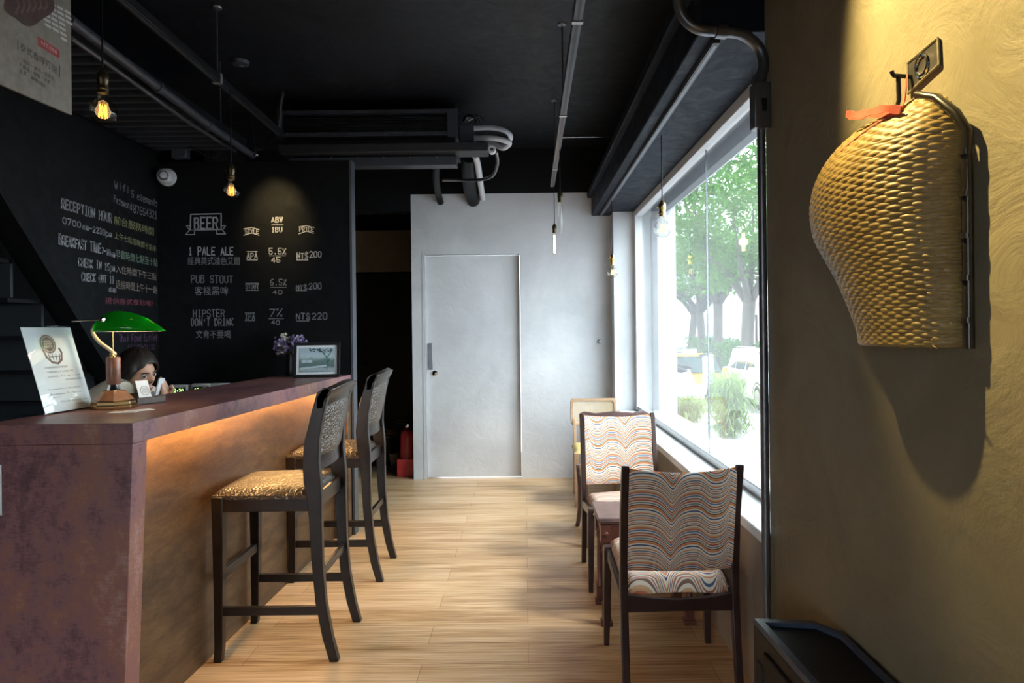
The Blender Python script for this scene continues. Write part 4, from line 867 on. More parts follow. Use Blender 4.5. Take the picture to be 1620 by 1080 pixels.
# wall-edge conduit and box
XP = .845; t0 = P(1210, 200, 2.40)
yp = 2.415
pipe('conduit_pipe', 'dark vertical conduit running down the wall edge beside the window', [(XP, yp, 1.39+(522-200)/1080*yp), (XP, yp, .02)], .015, GREYM, joints=(0,))
m0 = P(1205, 170, yp)
pipe('conduit_pipe', 'bent grey conduit curving over the beam to the wall-edge switch box', arc([(.835, yp, 1.39+(522-135)/1080*yp), P(1208, 105, yp), P(1201, 76, yp-.0), P(1175, 55, yp-.02), P(1140, 50, yp-.03), P(1105, 46, yp-.05), P(1082, 28, yp-.05), P(1073, 0, yp-.05), P(1072, -60, yp-.05)], 6), .019, GREYM, joints=(0, 24))
t = thing('switch_box', 'grey metal switch box on the wall edge above the vertical conduit', 'junction box', (.845, yp, m0.z))
MB().box(-.035, .024, -.035, .02, -.08, .08).build('box', GREYM, t, bevel=.004); MB().box(-.010, .008, -.042, -.035, -.025, .02).build('rocker', BLACKP, t, bevel=.002)

# ------------------------------------------------------------------ basket on the right wall
def left_edge(v):
    tb = [(176, 1445), (186, 1392), (205, 1358), (230, 1331), (255, 1313), (280, 1301), (305, 1293), (330, 1289), (355, 1290), (380, 1296), (410, 1312), (440, 1329), (470, 1342), (500, 1354), (525, 1362), (552, 1366)]
    for (a, x), (b, y) in zip(tb, tb[1:]):
        if a <= v <= b: return x+(y-x)*(v-a)/(b-a)
    return tb[-1][1] if v > 552 else tb[0][1]
YN = 1.325; XB = XW-.012
def section(z):
    """half-ellipse section leaving the wall: near edge YN, width W, depth D chosen so its silhouette meets the traced outline"""
    lo, hi = .02, .75
    for _ in range(40):
        Wd = (lo+hi)/2; D = depth(Wd, z)
        best = min(((XB-D*math.sin(a))/(YN+Wd*(1-math.cos(a))/2), YN+Wd*(1-math.cos(a))/2) for a in [math.pi*k/60 for k in range(61)])
        Y = best[1]; u = CU+best[0]*FPX; v = CV-(z-H)/Y*FPX+(u-CU)*-.011
        if u > left_edge(max(176, min(552, v))): lo = Wd
        else: hi = Wd
    return Wd, depth(Wd, z)
def depth(Wd, z): return .26*Wd+.02
zs0, zs1 = 1.352, 1.872
NV, NU = 230, 200
secs = []
for j in range(NV+1):
    z = zs0+(zs1-zs0)*(j/NV); secs.append((z,)+section(z))
import statistics
sm_ = []
for j in range(NV+1):
    a = secs[max(0, j-6):j+7]; sm_.append((secs[j][0], sum(q[1] for q in a)/len(a), sum(q[2] for q in a)/len(a)))
# round the crown over
crown = 1.71
def bpt(a, j):
    z, Wd, D = sm_[j]
    if z > crown:
        k = (z-crown)/(zs1-crown); s = math.sqrt(max(0, 1-k**2.3)); W0, D0 = Wd, D
        cn = YN+.17; y0 = cn-(cn-YN)*(.25+.75*s); y1 = YN+Wd; y1 = max(cn+.01, y1)
        D = D*(.30+.70*s)
        return Vector((XB-D*math.sin(a)**.85, y0+(y1-y0)*(1-math.cos(a))/2, z))
    return Vector((XB-D*math.sin(a)**.85, YN+Wd*(1-math.cos(a))/2, z))
oB = Vector((XW, 1.55, 1.6))
ba = thing('woven_basket', 'bulbous woven bamboo basket hung on the trowelled plaster wall', 'basket', oB)
AL = [0.0]; j0 = int(NV*.45)
for k in range(400): AL.append(AL[-1]+(bpt(.02+(math.pi-.04)*(k+1)/400, j0)-bpt(.02+(math.pi-.04)*k/400, j0)).length)
def arcang(s):                     # evenly spaced strands around the bulge
    tgt = s*AL[-1]; lo, hi = 0, 400
    while hi-lo > 1:
        md = (lo+hi)//2
        if AL[md] <= tgt: lo = md
        else: hi = md
    return .02+(math.pi-.04)*(lo+(tgt-AL[lo])/max(1e-9, AL[hi]-AL[lo]))/400
ANG = [arcang(i/NU) for i in range(NU+1)]
m = MB(); vs = []; rows = 70; stakes = 26
for j in range(NV+1):
    for i in range(NU+1):
        a = ANG[i]; p = bpt(a, j)
        pa = bpt(min(math.pi, a+.02), j)-bpt(max(0, a-.02), j); pz = bpt(a, min(NV, j+1))-bpt(a, max(0, j-1)); nn = pa.cross(pz)
        nn = nn.normalized() if nn.length > 1e-9 else Vector((-1, 0, 0))
        if nn.x > 0 and j < NV-3: nn = -nn
        r_ = j/NV*rows; row = int(r_); f_ = abs(math.sin(math.pi*r_))**.6; wob = .5*math.sin(row*2.3); s_ = math.cos(math.pi*(i/NU*stakes+row+wob*.12))
        p = p+nn*(.0019*f_+.0015*s_*f_+.0004*math.sin(row*12.9+i*.35)) if j < NV-2 else p
        vs.append(p-oB)
m.v = vs; m.f = [(j*(NU+1)+i, j*(NU+1)+i+1, (j+1)*(NU+1)+i+1, (j+1)*(NU+1)+i) for j in range(NV) for i in range(NU)]
n = NT('woven_bamboo'); f = n.noise(7, 5, .6); g_ = n.noise(60, 4, .7, stretch=(1, 1, 9)); 
c = n.ramp(n.math('ADD', n.math('MULTIPLY', f, .4), n.math('MULTIPLY', g_, .6)), [(.3, (.12, .072, .022)), (.5, (.27, .18, .060)), (.68, (.42, .31, .12))])
BAMB = n.fin(n.bsdf(c, .42, 0, .5, bump=g_, bstr=.25, bdist=.003))
bo = m.build('woven_shell', BAMB, ba, smooth=80, fix=False); sd = bo.modifiers.new('thick', 'SOLIDIFY'); sd.thickness = .004; sd.offset = -1
rim = [bpt(.02+(math.pi-.04)*k/40, 0)-oB for k in range(41)]; MB().tube(rim, .006, 8).tube([p+Vector((0, 0, .012)) for p in rim], .004, 6).build('bottom_rim', BAMB, ba)
DB = simple('black_lacquered_bamboo', (.012, .010, .009), .3, var=.4)
m = MB().tube([p-oB for p in ([Vector((XB-.010, YN-.022, z)) for z in (1.345, 1.5, 1.65, 1.76)]+[Vector((XB-.02, YN-.005, 1.80)), Vector((XB-.03, YN+.04, 1.845)), Vector((XB-.035, YN+.10, 1.872))])], [.010, .010, .010, .010, .010, .009, .008], 12)
m.build('bamboo_pole', DB, ba)
for z in (1.40, 1.48, 1.56, 1.64, 1.72): MB().tube([Vector((XB-.012, YN-.022, z-.005))-oB, Vector((XB-.012, YN-.022, z+.005))-oB], .0118, 12).build('pole_binding', DB, ba)
rf = random.Random(5); m = MB()
for k in range(16):
    b = Vector((XB-.05+rf.uniform(-.01, .01), YN+.02+rf.uniform(0, .10), 1.352)); m.tube([b-oB, b+Vector((rf.uniform(-.02, .005), rf.uniform(-.03, .03), rf.uniform(-.012, .012)))-oB], .0014, 5)
m.build('frayed_strips', simple('frayed_straw', (.36, .24, .07), .7), ba)
p = PX(1446, 122, XW); top = bpt(math.pi/2, NV)
t = thing('wall_hook', 'dark iron nail hook above the basket', 'hook', (XW, p.y, p.z)); MB().tube([(0, 0, 0), (-.045, 0, .004), (-.05, 0, .014)], .005, 8).build('nail', BLACKM, t)
MB().tube([(-.035, 0, 0), (-.034, .0, -.05), (-.04, .005, top.z-p.z-.01)], .005, 8).build('hanging_strap', DARKWOOD, t)
# red ribbon
RB = simple('orange_red_cloth', (.62, .075, .022), .75, var=.2)
t = thing('red_ribbon', 'orange-red cloth ribbon tied to the top of the basket', 'ribbon', (XW, p.y, p.z))
def strip(pts, w_):
    m = MB(); q = arc([Vector(a)-t.location for a in pts], 6); vs = []
    for i, a in enumerate(q):
        d = (q[min(i+1, len(q)-1)]-q[max(i-1, 0)]).normalized(); s = d.cross(Vector((-1, .4, .2))).normalized()*w_*(1+.15*math.sin(i)); vs.append([a-s, a+s, a+s+Vector((-.0025, 0, 0)), a-s+Vector((-.0025, 0, 0))])
    m.loft(vs); return m
k = lambda u, v, x: PX(u, v, x)
strip([k(1435, 122, .83), k(1434, 140, .81), k(1431, 165, .80), k(1424, 176, .78)], .006).build('upper_loop', RB, t)
strip([k(1426, 174, .775), k(1400, 172, .76), k(1375, 178, .75), k(1352, 182, .74), k(1340, 180, .735)], .008).build('tail', RB, t)
strip([k(1424, 176, .775), k(1400, 180, .77), k(1370, 183, .76), k(1345, 186, .75)], .006).build('tail', RB, t)
strip([k(1420, 178, .775), k(1385, 196, .755), k(1350, 222, .735), k(1330, 240, .725)], .0022).build('thin_cord', RB, t)
# plate on the wall above the basket
q = [PX(1441, 148, XW), PX(1490, 102, XW), PX(1488, 60, XW), PX(1440, 100, XW)]; c = sum(q, Vector())/4; t = thing('wall_plate', 'dark metal socket plate set in the plaster above the basket', 'wall plate', c)
m = MB(); f0 = [a-c for a in q]; f1 = [a-c+Vector((-.006, 0, 0)) for a in q]; m.loft([f0, f1]); m.build('plate', simple('worn_black_plate', (.05, .045, .04), .5, .4, var=.5), t, bevel=.001)
m = MB()
rr = [Vector((-.007, .0, 0))+Vector((0, .022*math.cos(a), .022*math.sin(a))) for a in [k*math.pi/12 for k in range(25)]]; m.tube(rr, .0045, 8); m.build('knockout_ring', CHROME, t)
m = MB(); 
for a, b in ((0, 1), (1, 2), (2, 3), (3, 0)): m.tube([f1[a], f1[b]], .003, 6)
m.build('plaster_edge', OLIVE, t)

# ------------------------------------------------------------------ loudspeaker on the floor
ZS = .56
t = thing('loudspeaker', 'black loudspeaker cabinet on the floor against the plaster wall', 'speaker', (.74, 1.7, 0))
poly = [PZ(1178, 978, ZS), PZ(1286, 980, ZS), Vector((.858, 1.86, ZS)), Vector((.858, 1.36, ZS)), Vector((.80, 1.30, ZS)), Vector((.662, 1.36, ZS))]
poly[0].x = .642; poly[0].y = 1.955
pl = [(p.x-.74, p.y-1.7) for p in poly]
def inset(pl, d): cx = sum(p[0] for p in pl)/len(pl); cy = sum(p[1] for p in pl)/len(pl); return [(cx+(x-cx)*(1-d), cy+(y-cy)*(1-d*.5)) for x, y in pl]
MB().prism(pl, .012, ZS-.012, lambda a, b, d_: Vector((a, b, d_))).build('cabinet', BLACKP, t, bevel=.012, seg=3)
MB().prism(inset(pl, .05), .0, .013, lambda a, b, d_: Vector((a, b, d_))).build('foot', RUBBER, t)
SPB = simple('blue_lit_plastic', (.045, .06, .095), .30, bstr=.12, scale=120)  # bluish light on the black rim is put into its colour
m = MB(); q = inset(pl, .20); zz = ZS-.013; n_ = len(pl)
m.add([Vector((a, b, zz)) for a, b in pl]+[Vector((a, b, zz+.013)) for a, b in inset(pl, .04)]+[Vector((a, b, zz+.013)) for a, b in q]+[Vector((a, b, zz+.001)) for a, b in q], [(i, (i+1) % n_, (i+1) % n_+n_, i+n_) for i in range(n_)]+[(i+n_, (i+1) % n_+n_, (i+1) % n_+2*n_, i+2*n_) for i in range(n_)]+[(i+2*n_, (i+1) % n_+2*n_, (i+1) % n_+3*n_, i+3*n_) for i in range(n_)])
m.build('top_rim', SPB, t, smooth=20)
fx0 = Vector((pl[0][0], pl[0][1])); fx1 = Vector((pl[5][0], pl[5][1])); dv_ = (fx1-fx0); Lf = dv_.length; dv_.normalize(); no = Vector((-abs(dv_.y), dv_.x*(1 if dv_.y < 0 else -1)))
FM = Matrix(((dv_.x, no.x, 0, fx0.x), (dv_.y, no.y, 0, fx0.y), (0, 0, 1, 0), (0, 0, 0, 1)))
MB().box(.10, Lf-.04, -.004, .010, .05, ZS-.05, FM).build('grille', simple('black_mesh_grille', (.010, .010, .011), .55, .4, scale=200, bstr=.4), t, bevel=.006)
MB().box(.035, .075, -.004, .004, .30, ZS-.10, FM).build('handle_recess', RUBBER, t, bevel=.004)
# ------------------------------------------------------------------ striped chairs, table and the other chairs
def stripes(name, ax):
    n = NT(name); co = n.n('ShaderNodeTexCoord').outputs['Object']; sx = n.n('ShaderNodeSeparateXYZ'); n.l(co, sx.inputs[0])
    x, z = sx.outputs['X'], sx.outputs[ax]
    fc = n.n('ShaderNodeFloatCurve'); cv = fc.mapping.curves[0]
    pts = [(0, .50), (.15, .80), (.40, .18), (.60, .74), (.79, .36), (.92, .86), (1, .66)]
    while len(cv.points) < len(pts): cv.points.new(.5, .5)
    for p_, q_ in zip(cv.points, pts): p_.location = q_; p_.handle_type = 'VECTOR' if q_[0] in (.40, .92) else 'AUTO'
    fc.mapping.update(); n.l(n.math('ADD', n.math('MULTIPLY', x, 2.38), .5), fc.inputs['Value'])
    s = n.math('ADD', n.math('MULTIPLY', z, 1.0), n.math('MULTIPLY', fc.outputs[0], -.095))
    f = n.math('FRACT', n.math('MULTIPLY', n.math('ADD', s, 2.0), 7.2))
    cr = (.78, .70, .58); cols = [cr, (.05, .09, .20), cr, (.62, .20, .08), (.70, .33, .15), (.20, .08, .05), cr, (.12, .25, .28), (.72, .62, .50), (.45, .10, .06), cr, (.60, .30, .14), (.09, .06, .08), (.74, .66, .56), (.10, .20, .38), cr, (.55, .17, .09), (.66, .40, .22), cr, (.22, .14, .10), (.70, .64, .54), (.50, .13, .10), (.80, .74, .64), (.16, .22, .22), (.66, .28, .12), cr, (.35, .12, .07), cr, (.08, .12, .22), (.74, .64, .50), (.60, .24, .10), (.76, .70, .60)]
    rr = random.Random(11); ps = [0]
    for c in cols[1:]: ps.append(ps[-1]+rr.uniform(.6, 1.4))
    tot = ps[-1]+1; c = n.ramp(f, [(p/tot, c) for p, c in zip(ps, cols)], 'CONSTANT')
    w_ = n.noise(420, 2, .5)
    return n.fin(n.bsdf(c, .85, 0, .2, bump=w_, bstr=.25, bdist=.002))
STZ, STY = stripes('wavy_striped_upholstery', 'Z'), stripes('wavy_striped_seat_upholstery', 'Y')
CWOOD = simple('dark_rosewood', (.030, .015, .013), .3, var=.3, scale=16, bstr=.05)
def striped_chair(label, loc, rz):
    t = thing('dining_chair', label, 'chair', loc, rz, 'wave-striped dining chairs')
    for s in (-1, 1):
        x = s*.212
        rear = [(-.255, 0, .013), (-.222, .20, .016), (-.200, .38, .019), (-.205, .50, .017), (-.232, .70, .015), (-.275, .87, .013), (-.280, .885, .008)]
        m = MB(); m.loft([[Vector((x+s*.0*z+a*.0145, y+b*h, z)) for a, b in ((-1, -1), (1, -1), (1, 1), (-1, 1))] for y, z, h in rear]); m.build('leg', CWOOD, t, bevel=.004, seg=3)
        m = MB(); m.rects([((x+s*.012, .215, 0), .012, .012), ((x+s*.008, .208, .25), .016, .017), ((x+s*.004, .20, .425), .018, .022), ((x+s*.004, .198, .44), .016, .02)]); m.build('leg', CWOOD, t, bevel=.004, seg=3)
        m = MB().loft([[Vector((x+a*.012, y, z+b*h)) for a, b in ((-1, -1), (1, -1), (1, 1), (-1, 1))] for y, z, h in ((-.205, .36, .02), (-.10, .375, .024), (.05, .395, .022), (.205, .415, .022))]); m.build('side_rail', CWOOD, t, bevel=.004)
    m = MB().loft([[Vector((x, -.207+a*.010, .352+.010*(1-(x/.2)**2)*-1+b*h)) for a, b in ((-1, -1), (1, -1), (1, 1), (-1, 1))] for x, h in ((-.2, .034), (-.1, .026), (0, .022), (.1, .026), (.2, .034))]); m.build('rear_rail', CWOOD, t, bevel=.003)
    MB().box(-.2, .2, .195, .212, .37, .415).build('front_rail', CWOOD, t, bevel=.003)
    def sp_(a, b):
        x = (-.215+.43*a)*(1+.03*(b-.5)); y = -.185+.42*b; e = min(1, 10*min(a, 1-a))*min(1, 10*min(b, 1-b)); e = math.sqrt(max(0, 1-(1-e)**2))
        return Vector((x*(.96+.04*e), y, .398+.045*b+.032*e+.012*math.sin(math.pi*a)-.03*(1-e)))
    m = MB().grid(26, 26, sp_); m.grid(2, 2, lambda a, b: Vector((-.2+.4*a, -.18+.41*b, .395+.03*b))); m.build('seat', STY, t, smooth=70)
    def bp(z): return -.205-(z-.5)*.185-.0*(z-.5)
    rings = []
    for k in range(21):
        z = .475+.40*k/20; q = min(k, 20-k)/3.0; th = .020*math.sqrt(max(.05, 1-(1-min(1, q))**2)); 
        fr_ = []; bk_ = []
        for j in range(21):
            x = -.199+.398*j/20; u = 1-(x/.2)**2; y = bp(z)-.018*u; zz = z-(.016*u if k > 10 else 0)*((k-10)/10)
            fr_.append(Vector((x, y+th, zz))); bk_.append(Vector((x, y-th, zz)))
        rings.append(fr_+bk_[::-1])
    MB().loft(rings).build('backrest', STZ, t, smooth=70)
    return t
striped_chair('wave-striped upholstered chair nearest the camera, seen from behind', (.573, 2.80, 0), R(1))
striped_chair('wave-striped upholstered chair facing the camera across the small table', (.555, 3.83, 0), R(181))
# side table
t = thing('side_table', 'small square mahogany table between the two striped chairs', 'table', (.565, 3.35, 0))
MB().box(-.232, .232, -.168, .155, .487, .507).build('tabletop', PLUMW, t, bevel=.004)
MB().box(-.222, .222, -.158, .145, .473, .487).build('top_moulding', MAHOG, t, bevel=.005)
for y, s in ((-.150, 1), (.126, -1)): MB().box(-.18, .18, y, y+.016, .40, .473).build('apron', MAHOG, t, bevel=.002)
for x in (-.205, .190): MB().box(x, x+.016, -.12, .11, .40, .473).build('apron', MAHOG, t, bevel=.002)
MB().box(-.10, .10, -.155, -.149, .415, .458).build('drawer_front', MAHOG, t, bevel=.002)
for x in (-.195, .195):
    for y in (-.135, .122):
        m = MB().box(x-.024, x+.024, y-.024, y+.024, .39, .474); m.lathe([(.001, .392), (.018, .39), (.024, .38), (.024, .372), (.016, .365), (.020, .35), (.015, .33), (.017, .20), (.015, .12), (.022, .10), (.022, .09), (.016, .085), (.001, .085)], 16, c=(x, y, 0))
        m.box(x-.020, x+.020, y-.020, y+.020, .02, .086).box(x-.027, x+.027, y-.027, y+.027, 0, .022)
        m.sphere((x, y-.025, .432), (.012, .006, .012), 10, 6); m.build('leg', MAHOG, t, smooth=40, bevel=.002)
# chair with a wavy crest rail
ZC = .03
t = thing('crest_rail_chair', 'plum-brown wooden chair with a wavy crest rail behind the bright striped chair', 'chair', (.565, 4.60, 0))
for s in (-1, 1):
    m = MB().loft([[Vector((s*.175+s*.012*(z/.8)+a*.014, y+b*.016, z)) for a, b in ((-1, -1), (1, -1), (1, 1), (-1, 1))] for y, z in ((-.25, 0), (-.20, .25), (-.19, .44), (-.215, .62), (-.25, .83))]); m.build('leg', PLUMW, t, bevel=.004)
    m = MB().loft([[Vector((s*.195+s*k+a*h, y+b*h, z)) for a, b in ((-1, -1), (1, -1), (1, 1), (-1, 1))] for y, z, h, k in ((.24, 0, .015, .012), (.225, .04, .014, .006), (.19, .15, .015, -.004), (.185, .30, .017, -.006), (.20, .44, .02, 0))]); m.build('leg', PLUMW, t, bevel=.003)
    MB().box(s*.185-.010, s*.185+.010, -.19, .19, .385, .43).build('seat_rail', PLUMW, t)
MB().box(-.19, .19, .19, .208, .385, .43).build('front_rail', PLUMW, t); 
cr_ = [(-.225, .80), (-.222, .825), (-.19, .838), (-.12, .826), (-.05, .832), (0, .838), (.05, .832), (.12, .826), (.19, .838), (.222, .825), (.225, .80), (.19, .785), (0, .792), (-.19, .785)]
MB().prism(cr_, -.262, -.236, lambda a, b, d_: Vector((a, d_, b+ZC))).build('crest_rail', PLUMW, t, bevel=.005)
MB().box(-.175, .175, -.212, -.190, .455, .485).build('lower_back_rail', PLUMW, t, bevel=.003)
for k in range(6): MB().tube([(-.145+.058*k, -.202, .485), (-.145+.058*k, -.204, .53)], .012, 10).build('short_spindle', PLUMW, t)
MB().box(-.18, .18, -.214, -.194, .528, .553).build('middle_back_rail', PLUMW, t, bevel=.003)
def flat_seat(z, hx, hy, th=.03):
    def f(a, b):
        e = min(1, 8*min(a, 1-a))*min(1, 8*min(b, 1-b)); e = math.sqrt(max(0, 1-(1-e)**2)); return Vector((-hx+2*hx*a, -hy+2*hy*b, z+th*e+.008*math.sin(math.pi*a)*math.sin(math.pi*b)))
    m = MB().grid(20, 20, f); m.box(-hx*.99, hx*.99, -hy*.99, hy*.99, z-.004, z+.002); return m
flat_seat(.43, .20, .195).build('seat', simple('ochre_seat_cloth', (.52, .30, .10), .8), t, smooth=60)
# cane-backed chair
t = thing('cane_back_chair', 'light wooden chair with a woven cane back, farthest along the window', 'chair', (.575, 5.55, 0), R(180))
for s in (-1, 1):
    m = MB().loft([[Vector((s*.165+a*.013, y+b*.015, z)) for a, b in ((-1, -1), (1, -1), (1, 1), (-1, 1))] for y, z in ((-.22, 0), (-.19, .25), (-.185, .44), (-.20, .60), (-.215, .64))]); m.build('leg', TANWOOD, t, bevel=.004)
    m = MB(); m.rects([((s*.185, .19, 0), .011, .011), ((s*.18, .185, .42), .018, .018)]); m.build('leg', TANWOOD, t, bevel=.003)
    MB().box(s*.175-.009, s*.175+.009, -.18, .18, .375, .415).build('seat_rail', TANWOOD, t)
TB = Matrix.Translation((0, -.205, .58)) @ Matrix.Rotation(R(9), 4, 'X')
oh = [(.195*sx*1.0, z) for sx, z in ((-1, .03), (-1, .205), (-.92, .228), (.92, .228), (1, .205), (1, .03), (.92, .0), (-.92, .0))]
rg = lambda k, d_: [TB @ Vector((x*k, d_, .114+(z-.114)*(k if k == 1 else .80))) for x, z in oh]
MB().loft([rg(1, -.013), rg(1, .013), rg(.88, .013), rg(.88, -.013), rg(1, -.013)], caps=False).build('back_frame', TANWOOD, t, bevel=.003)
m = MB()
for k in range(29): x = -.168+.336*k/28; m.box(x-.0021, x+.0021, -.002, .002, .022, .206, TB)
for k in range(16): z = .024+.180*k/15; m.box(-.17, .17, -.0015, .0025, z-.0021, z+.0021, TB)
m.build('cane_panel', simple('natural_cane', (.62, .48, .30), .6, bstr=0), t, smooth=0)
flat_seat(.415, .195, .195).build('seat', simple('yellow_seat_cloth', (.60, .45, .16), .8), t, smooth=60)

# ------------------------------------------------------------------ corridor corner: extinguisher and pots
RED = simple('red_enamel', (.42, .012, .015), .3, var=.1, bstr=0)
o = Vector((-1.15, 6.62, 0)); t = thing('extinguisher_stand', 'bright red box stand on the corridor floor under the fire extinguisher', 'stand', o)
MB().box(-.085, .085, -.085, .085, 0, .008).box(-.085, .085, -.085, -.078, .008, .165).box(-.085, .085, .078, .085, .008, .165).box(-.085, -.078, -.078, .078, .008, .165).box(.078, .085, -.078, .078, .008, .165).build('box', simple('bright_red_plastic', (.62, .012, .02), .4, bstr=0), t)
t = thing('fire_extinguisher', 'red fire extinguisher standing in the red box beside the pale wall', 'fire extinguisher', o+Vector((.0, 0, .009)))
MB().lathe([(.001, 0), (.066, 0), (.070, .01), (.070, .36), (.060, .41), (.035, .435), (.022, .44), (.022, .455), (.001, .455)], 24).build('cylinder', RED, t)
MB().box(-.02, .02, -.02, .02, .455, .485).box(-.10, .02, -.010, .010, .485, .497).box(-.09, .015, -.010, .010, .515, .525).build('valve_handle', BLACKM, t, bevel=.003)
MB().tube(arc([(.02, 0, .47), (.06, -.03, .48), (.078, -.04, .40), (.080, -.03, .22), (.076, -.02, .12)], 6), .009, 8).build('hose', RUBBER, t)
MB().lathe([(.001, 0), (.018, 0), (.018, .01), (.001, .012)], 14, M=Matrix.Translation((-.0, -.02, .47)) @ RX).build('gauge', CHROME, t)
def pot(name, lb, loc, r, h, mat): 
    t = thing(name, lb, 'pot', loc); MB().lathe([(.001, 0), (r*.72, 0), (r, h), (r*1.06, h), (r*1.06, h-.012), (r*.94, h-.01), (r*.70, .012), (.001, .012)], 22).build('pot_wall', mat, t); return t
p = PZ(623, 741, 0); pot('flower_pot', 'small pale empty flower pot beside the red extinguisher box', (p.x, p.y+.06, 0), .058, .15, simple('pale_clay', (.42, .36, .30), .8))
p = PZ(611, 737, 0); p.y += .10; pot('plant_pot', 'tall dark pot holding dried golden fungus, behind the farther bar stool', p, .075, .27, simple('dark_stoneware', (.06, .052, .045), .6))
t = thing('dried_fungus', 'golden dried bracket fungus in the tall dark pot', 'plant', p+Vector((0, 0, .02)))
m = MB(); m.tube([(0, 0, 0), (0, 0, .26)], .02, 8); m.build('stalk', simple('fungus_stalk', (.12, .08, .04), .8), t)
for k, (a, r_, z) in enumerate(((2.8, .055, .27), (.4, .07, .29), (4.6, .06, .255), (5.6, .055, .32), (1.6, .05, .33))):
    M_ = Matrix.Translation((.045*math.cos(a), .045*math.sin(a), z)); MB().lathe([(.001, 0), (r_*.6, .004), (r_, .016), (r_*.9, .024), (.001, .018)], 16, M=M_).build('cap', simple('golden_fungus', (.50, .30, .09), .6), t)

# ------------------------------------------------------------------ outdoors
PAV = plaster('pale_paving', (.16, .155, .18), (.22, .215, .24), 1.0, .1); ROAD = plaster('asphalt', (.10, .10, .11), (.14, .14, .155), 1.5, .1)
struct(MB().box(1.38, 4.25, -12, 60, -.5, -.2).build('sidewalk', PAV))
struct(MB().box(4.25, 14, -12, 140, -1.2, -.9).box(14, 60, -12, 140, -1.2, -.75).box(-30, 1.38, -40, -2.82, -.5, -.2).build('road', ROAD))
m = MB()
for k in range(10): m.box(4.6, 4.75, 8+k*3.0, 9.6+k*3.0, -.90, -.893)
struct(m.build('road_marking', simple('road_paint', (.75, .75, .75), .7)))
m = MB()
for k in range(14): m.box(2.0+.02*(k % 3), 3.9, 5.5+k*.9, 5.54+k*.9, -.2, -.196)
struct(m.build('paving_joint', simple('paving_line', (.62, .62, .66), .8)))
BARK = simple('grey_brown_bark', (.04, .034, .03), .9, var=.4, scale=6, bstr=.4)
def leafmat(name, c1, c2):
    n = NT(name); f = n.noise(.9, 3, .6); c = n.ramp(f, [(.3, c1), (.7, c2)])
    d = n.n('ShaderNodeBsdfDiffuse'); tr = n.n('ShaderNodeBsdfTranslucent'); n.l(c, d.inputs[0]); n.l(c, tr.inputs[0])
    mx = n.n('ShaderNodeMixShader'); mx.inputs[0].default_value = .45; n.l(d.outputs[0], mx.inputs[1]); n.l(tr.outputs[0], mx.inputs[2]); return n.fin(mx.outputs[0])
LEAF = leafmat('summer_leaves', (.040, .115, .018), (.095, .20, .040)); LEAF2 = leafmat('hedge_leaves', (.05, .10, .04), (.09, .16, .06)); GRASS = leafmat('bamboo_leaves', (.12, .20, .06), (.24, .32, .12))
def leaf(m, c, L, w_, r_):
    d = Vector((r_.gauss(0, 1), r_.gauss(0, 1), r_.gauss(-.25, .6))).normalized(); s = d.cross(Vector((r_.gauss(0, .5), r_.gauss(0, .5), 1))).normalized()*w_
    m.add([c, c+d*L*.5+s, c+d*L, c+d*L*.5-s], [(0, 1, 2, 3)])
def tree(label, x, y, seed, th=.17, h0=1.9, spread=3.2, zc=6.0, n=5200, lean=0):
    r_ = random.Random(seed); t = thing('street_tree', label, 'tree', (x, y, -.9), 0, 'trees along the street')
    b = MB(); base = Vector((0, 0, 0)); fork = Vector((lean, 0, h0+.9)); b.tube(arc([base, Vector((lean*.3, .05, h0*.5)), fork], 5), [th*1.25, th*1.1, th, th, th*.95, th*.95, th*.92, th*.9, th*.9, th*.9, th*.9], 12)
    tips = []
    for k in range(6):
        a = 2*math.pi*k/6+r_.uniform(-.4, .4); rr = spread*r_.uniform(.45, .8); tip = Vector((rr*math.cos(a), rr*math.sin(a), zc+.9+r_.uniform(-1.0, .8))); mid = fork+(tip-fork)*.5+Vector((.25*math.cos(a), .25*math.sin(a), -.35+r_.uniform(-.25, .25)))
        q = arc([fork-Vector((0, 0, .12)), fork+(mid-fork)*.45+Vector((0, 0, r_.uniform(-.1, .2))), mid, tip], 5); b.tube(q, [th*.62*(1-.85*i/(len(q)-1)) for i in range(len(q))], 8); tips.append(tip); tips.append(mid+Vector((0, 0, .4)))
        for j in range(2):
            s_ = q[r_.randrange(6, 13)]; e = s_+Vector((r_.uniform(-1.2, 1.2), r_.uniform(-1.2, 1.2), r_.uniform(-.1, 1.0))); b.tube([s_, (s_+e)/2+Vector((0, 0, .12)), e], [th*.22, th*.16, th*.06], 6); tips.append(e)
    b.build('trunk', BARK, t, smooth=70)
    m = MB(); cl = []
    for k in range(46):
        a = r_.uniform(0, 6.28); rr = spread*math.sqrt(r_.uniform(.02, 1)); cl.append((Vector((rr*math.cos(a), rr*math.sin(a), zc+.9+r_.gauss(0, 1.15)-.28*rr*rr/spread)), r_.uniform(.55, .95)))
    for tp in tips: cl.append((tp, .6))
    for k in range(n):
        c, R_ = cl[r_.randrange(len(cl))]; p = c+Vector((r_.gauss(0, .55), r_.gauss(0, .55), r_.gauss(0, .30)))*R_; leaf(m, p, r_.uniform(.16, .34), r_.uniform(.035, .07), r_)
    m.build('foliage', LEAF, t, smooth=0, fix=False); return t
tree('nearest street tree outside, its green crown filling the top right of the window', 6.9, 15.0, 21, .2, 2.6, 3.3, 6.6, 6500)
tree('dark-trunked forked street tree behind the white car', 7.75, 24.0, 22, .25, 2.3, 3.6, 6.2, 8000, .15)
tree('street tree with a straight trunk, second behind the white car', 8.65, 30.5, 23, .24, 2.5, 3.4, 6.0, 6000)
tree('third street tree along the row, above the yellow taxi', 9.7, 37, 24, .24, 2.3, 3.4, 6.0, 5000, -.2)
tree('farthest street tree of the row, by the white outer pier', 10.9, 45, 25, .26, 2.3, 3.8, 6.0, 5000, .3)
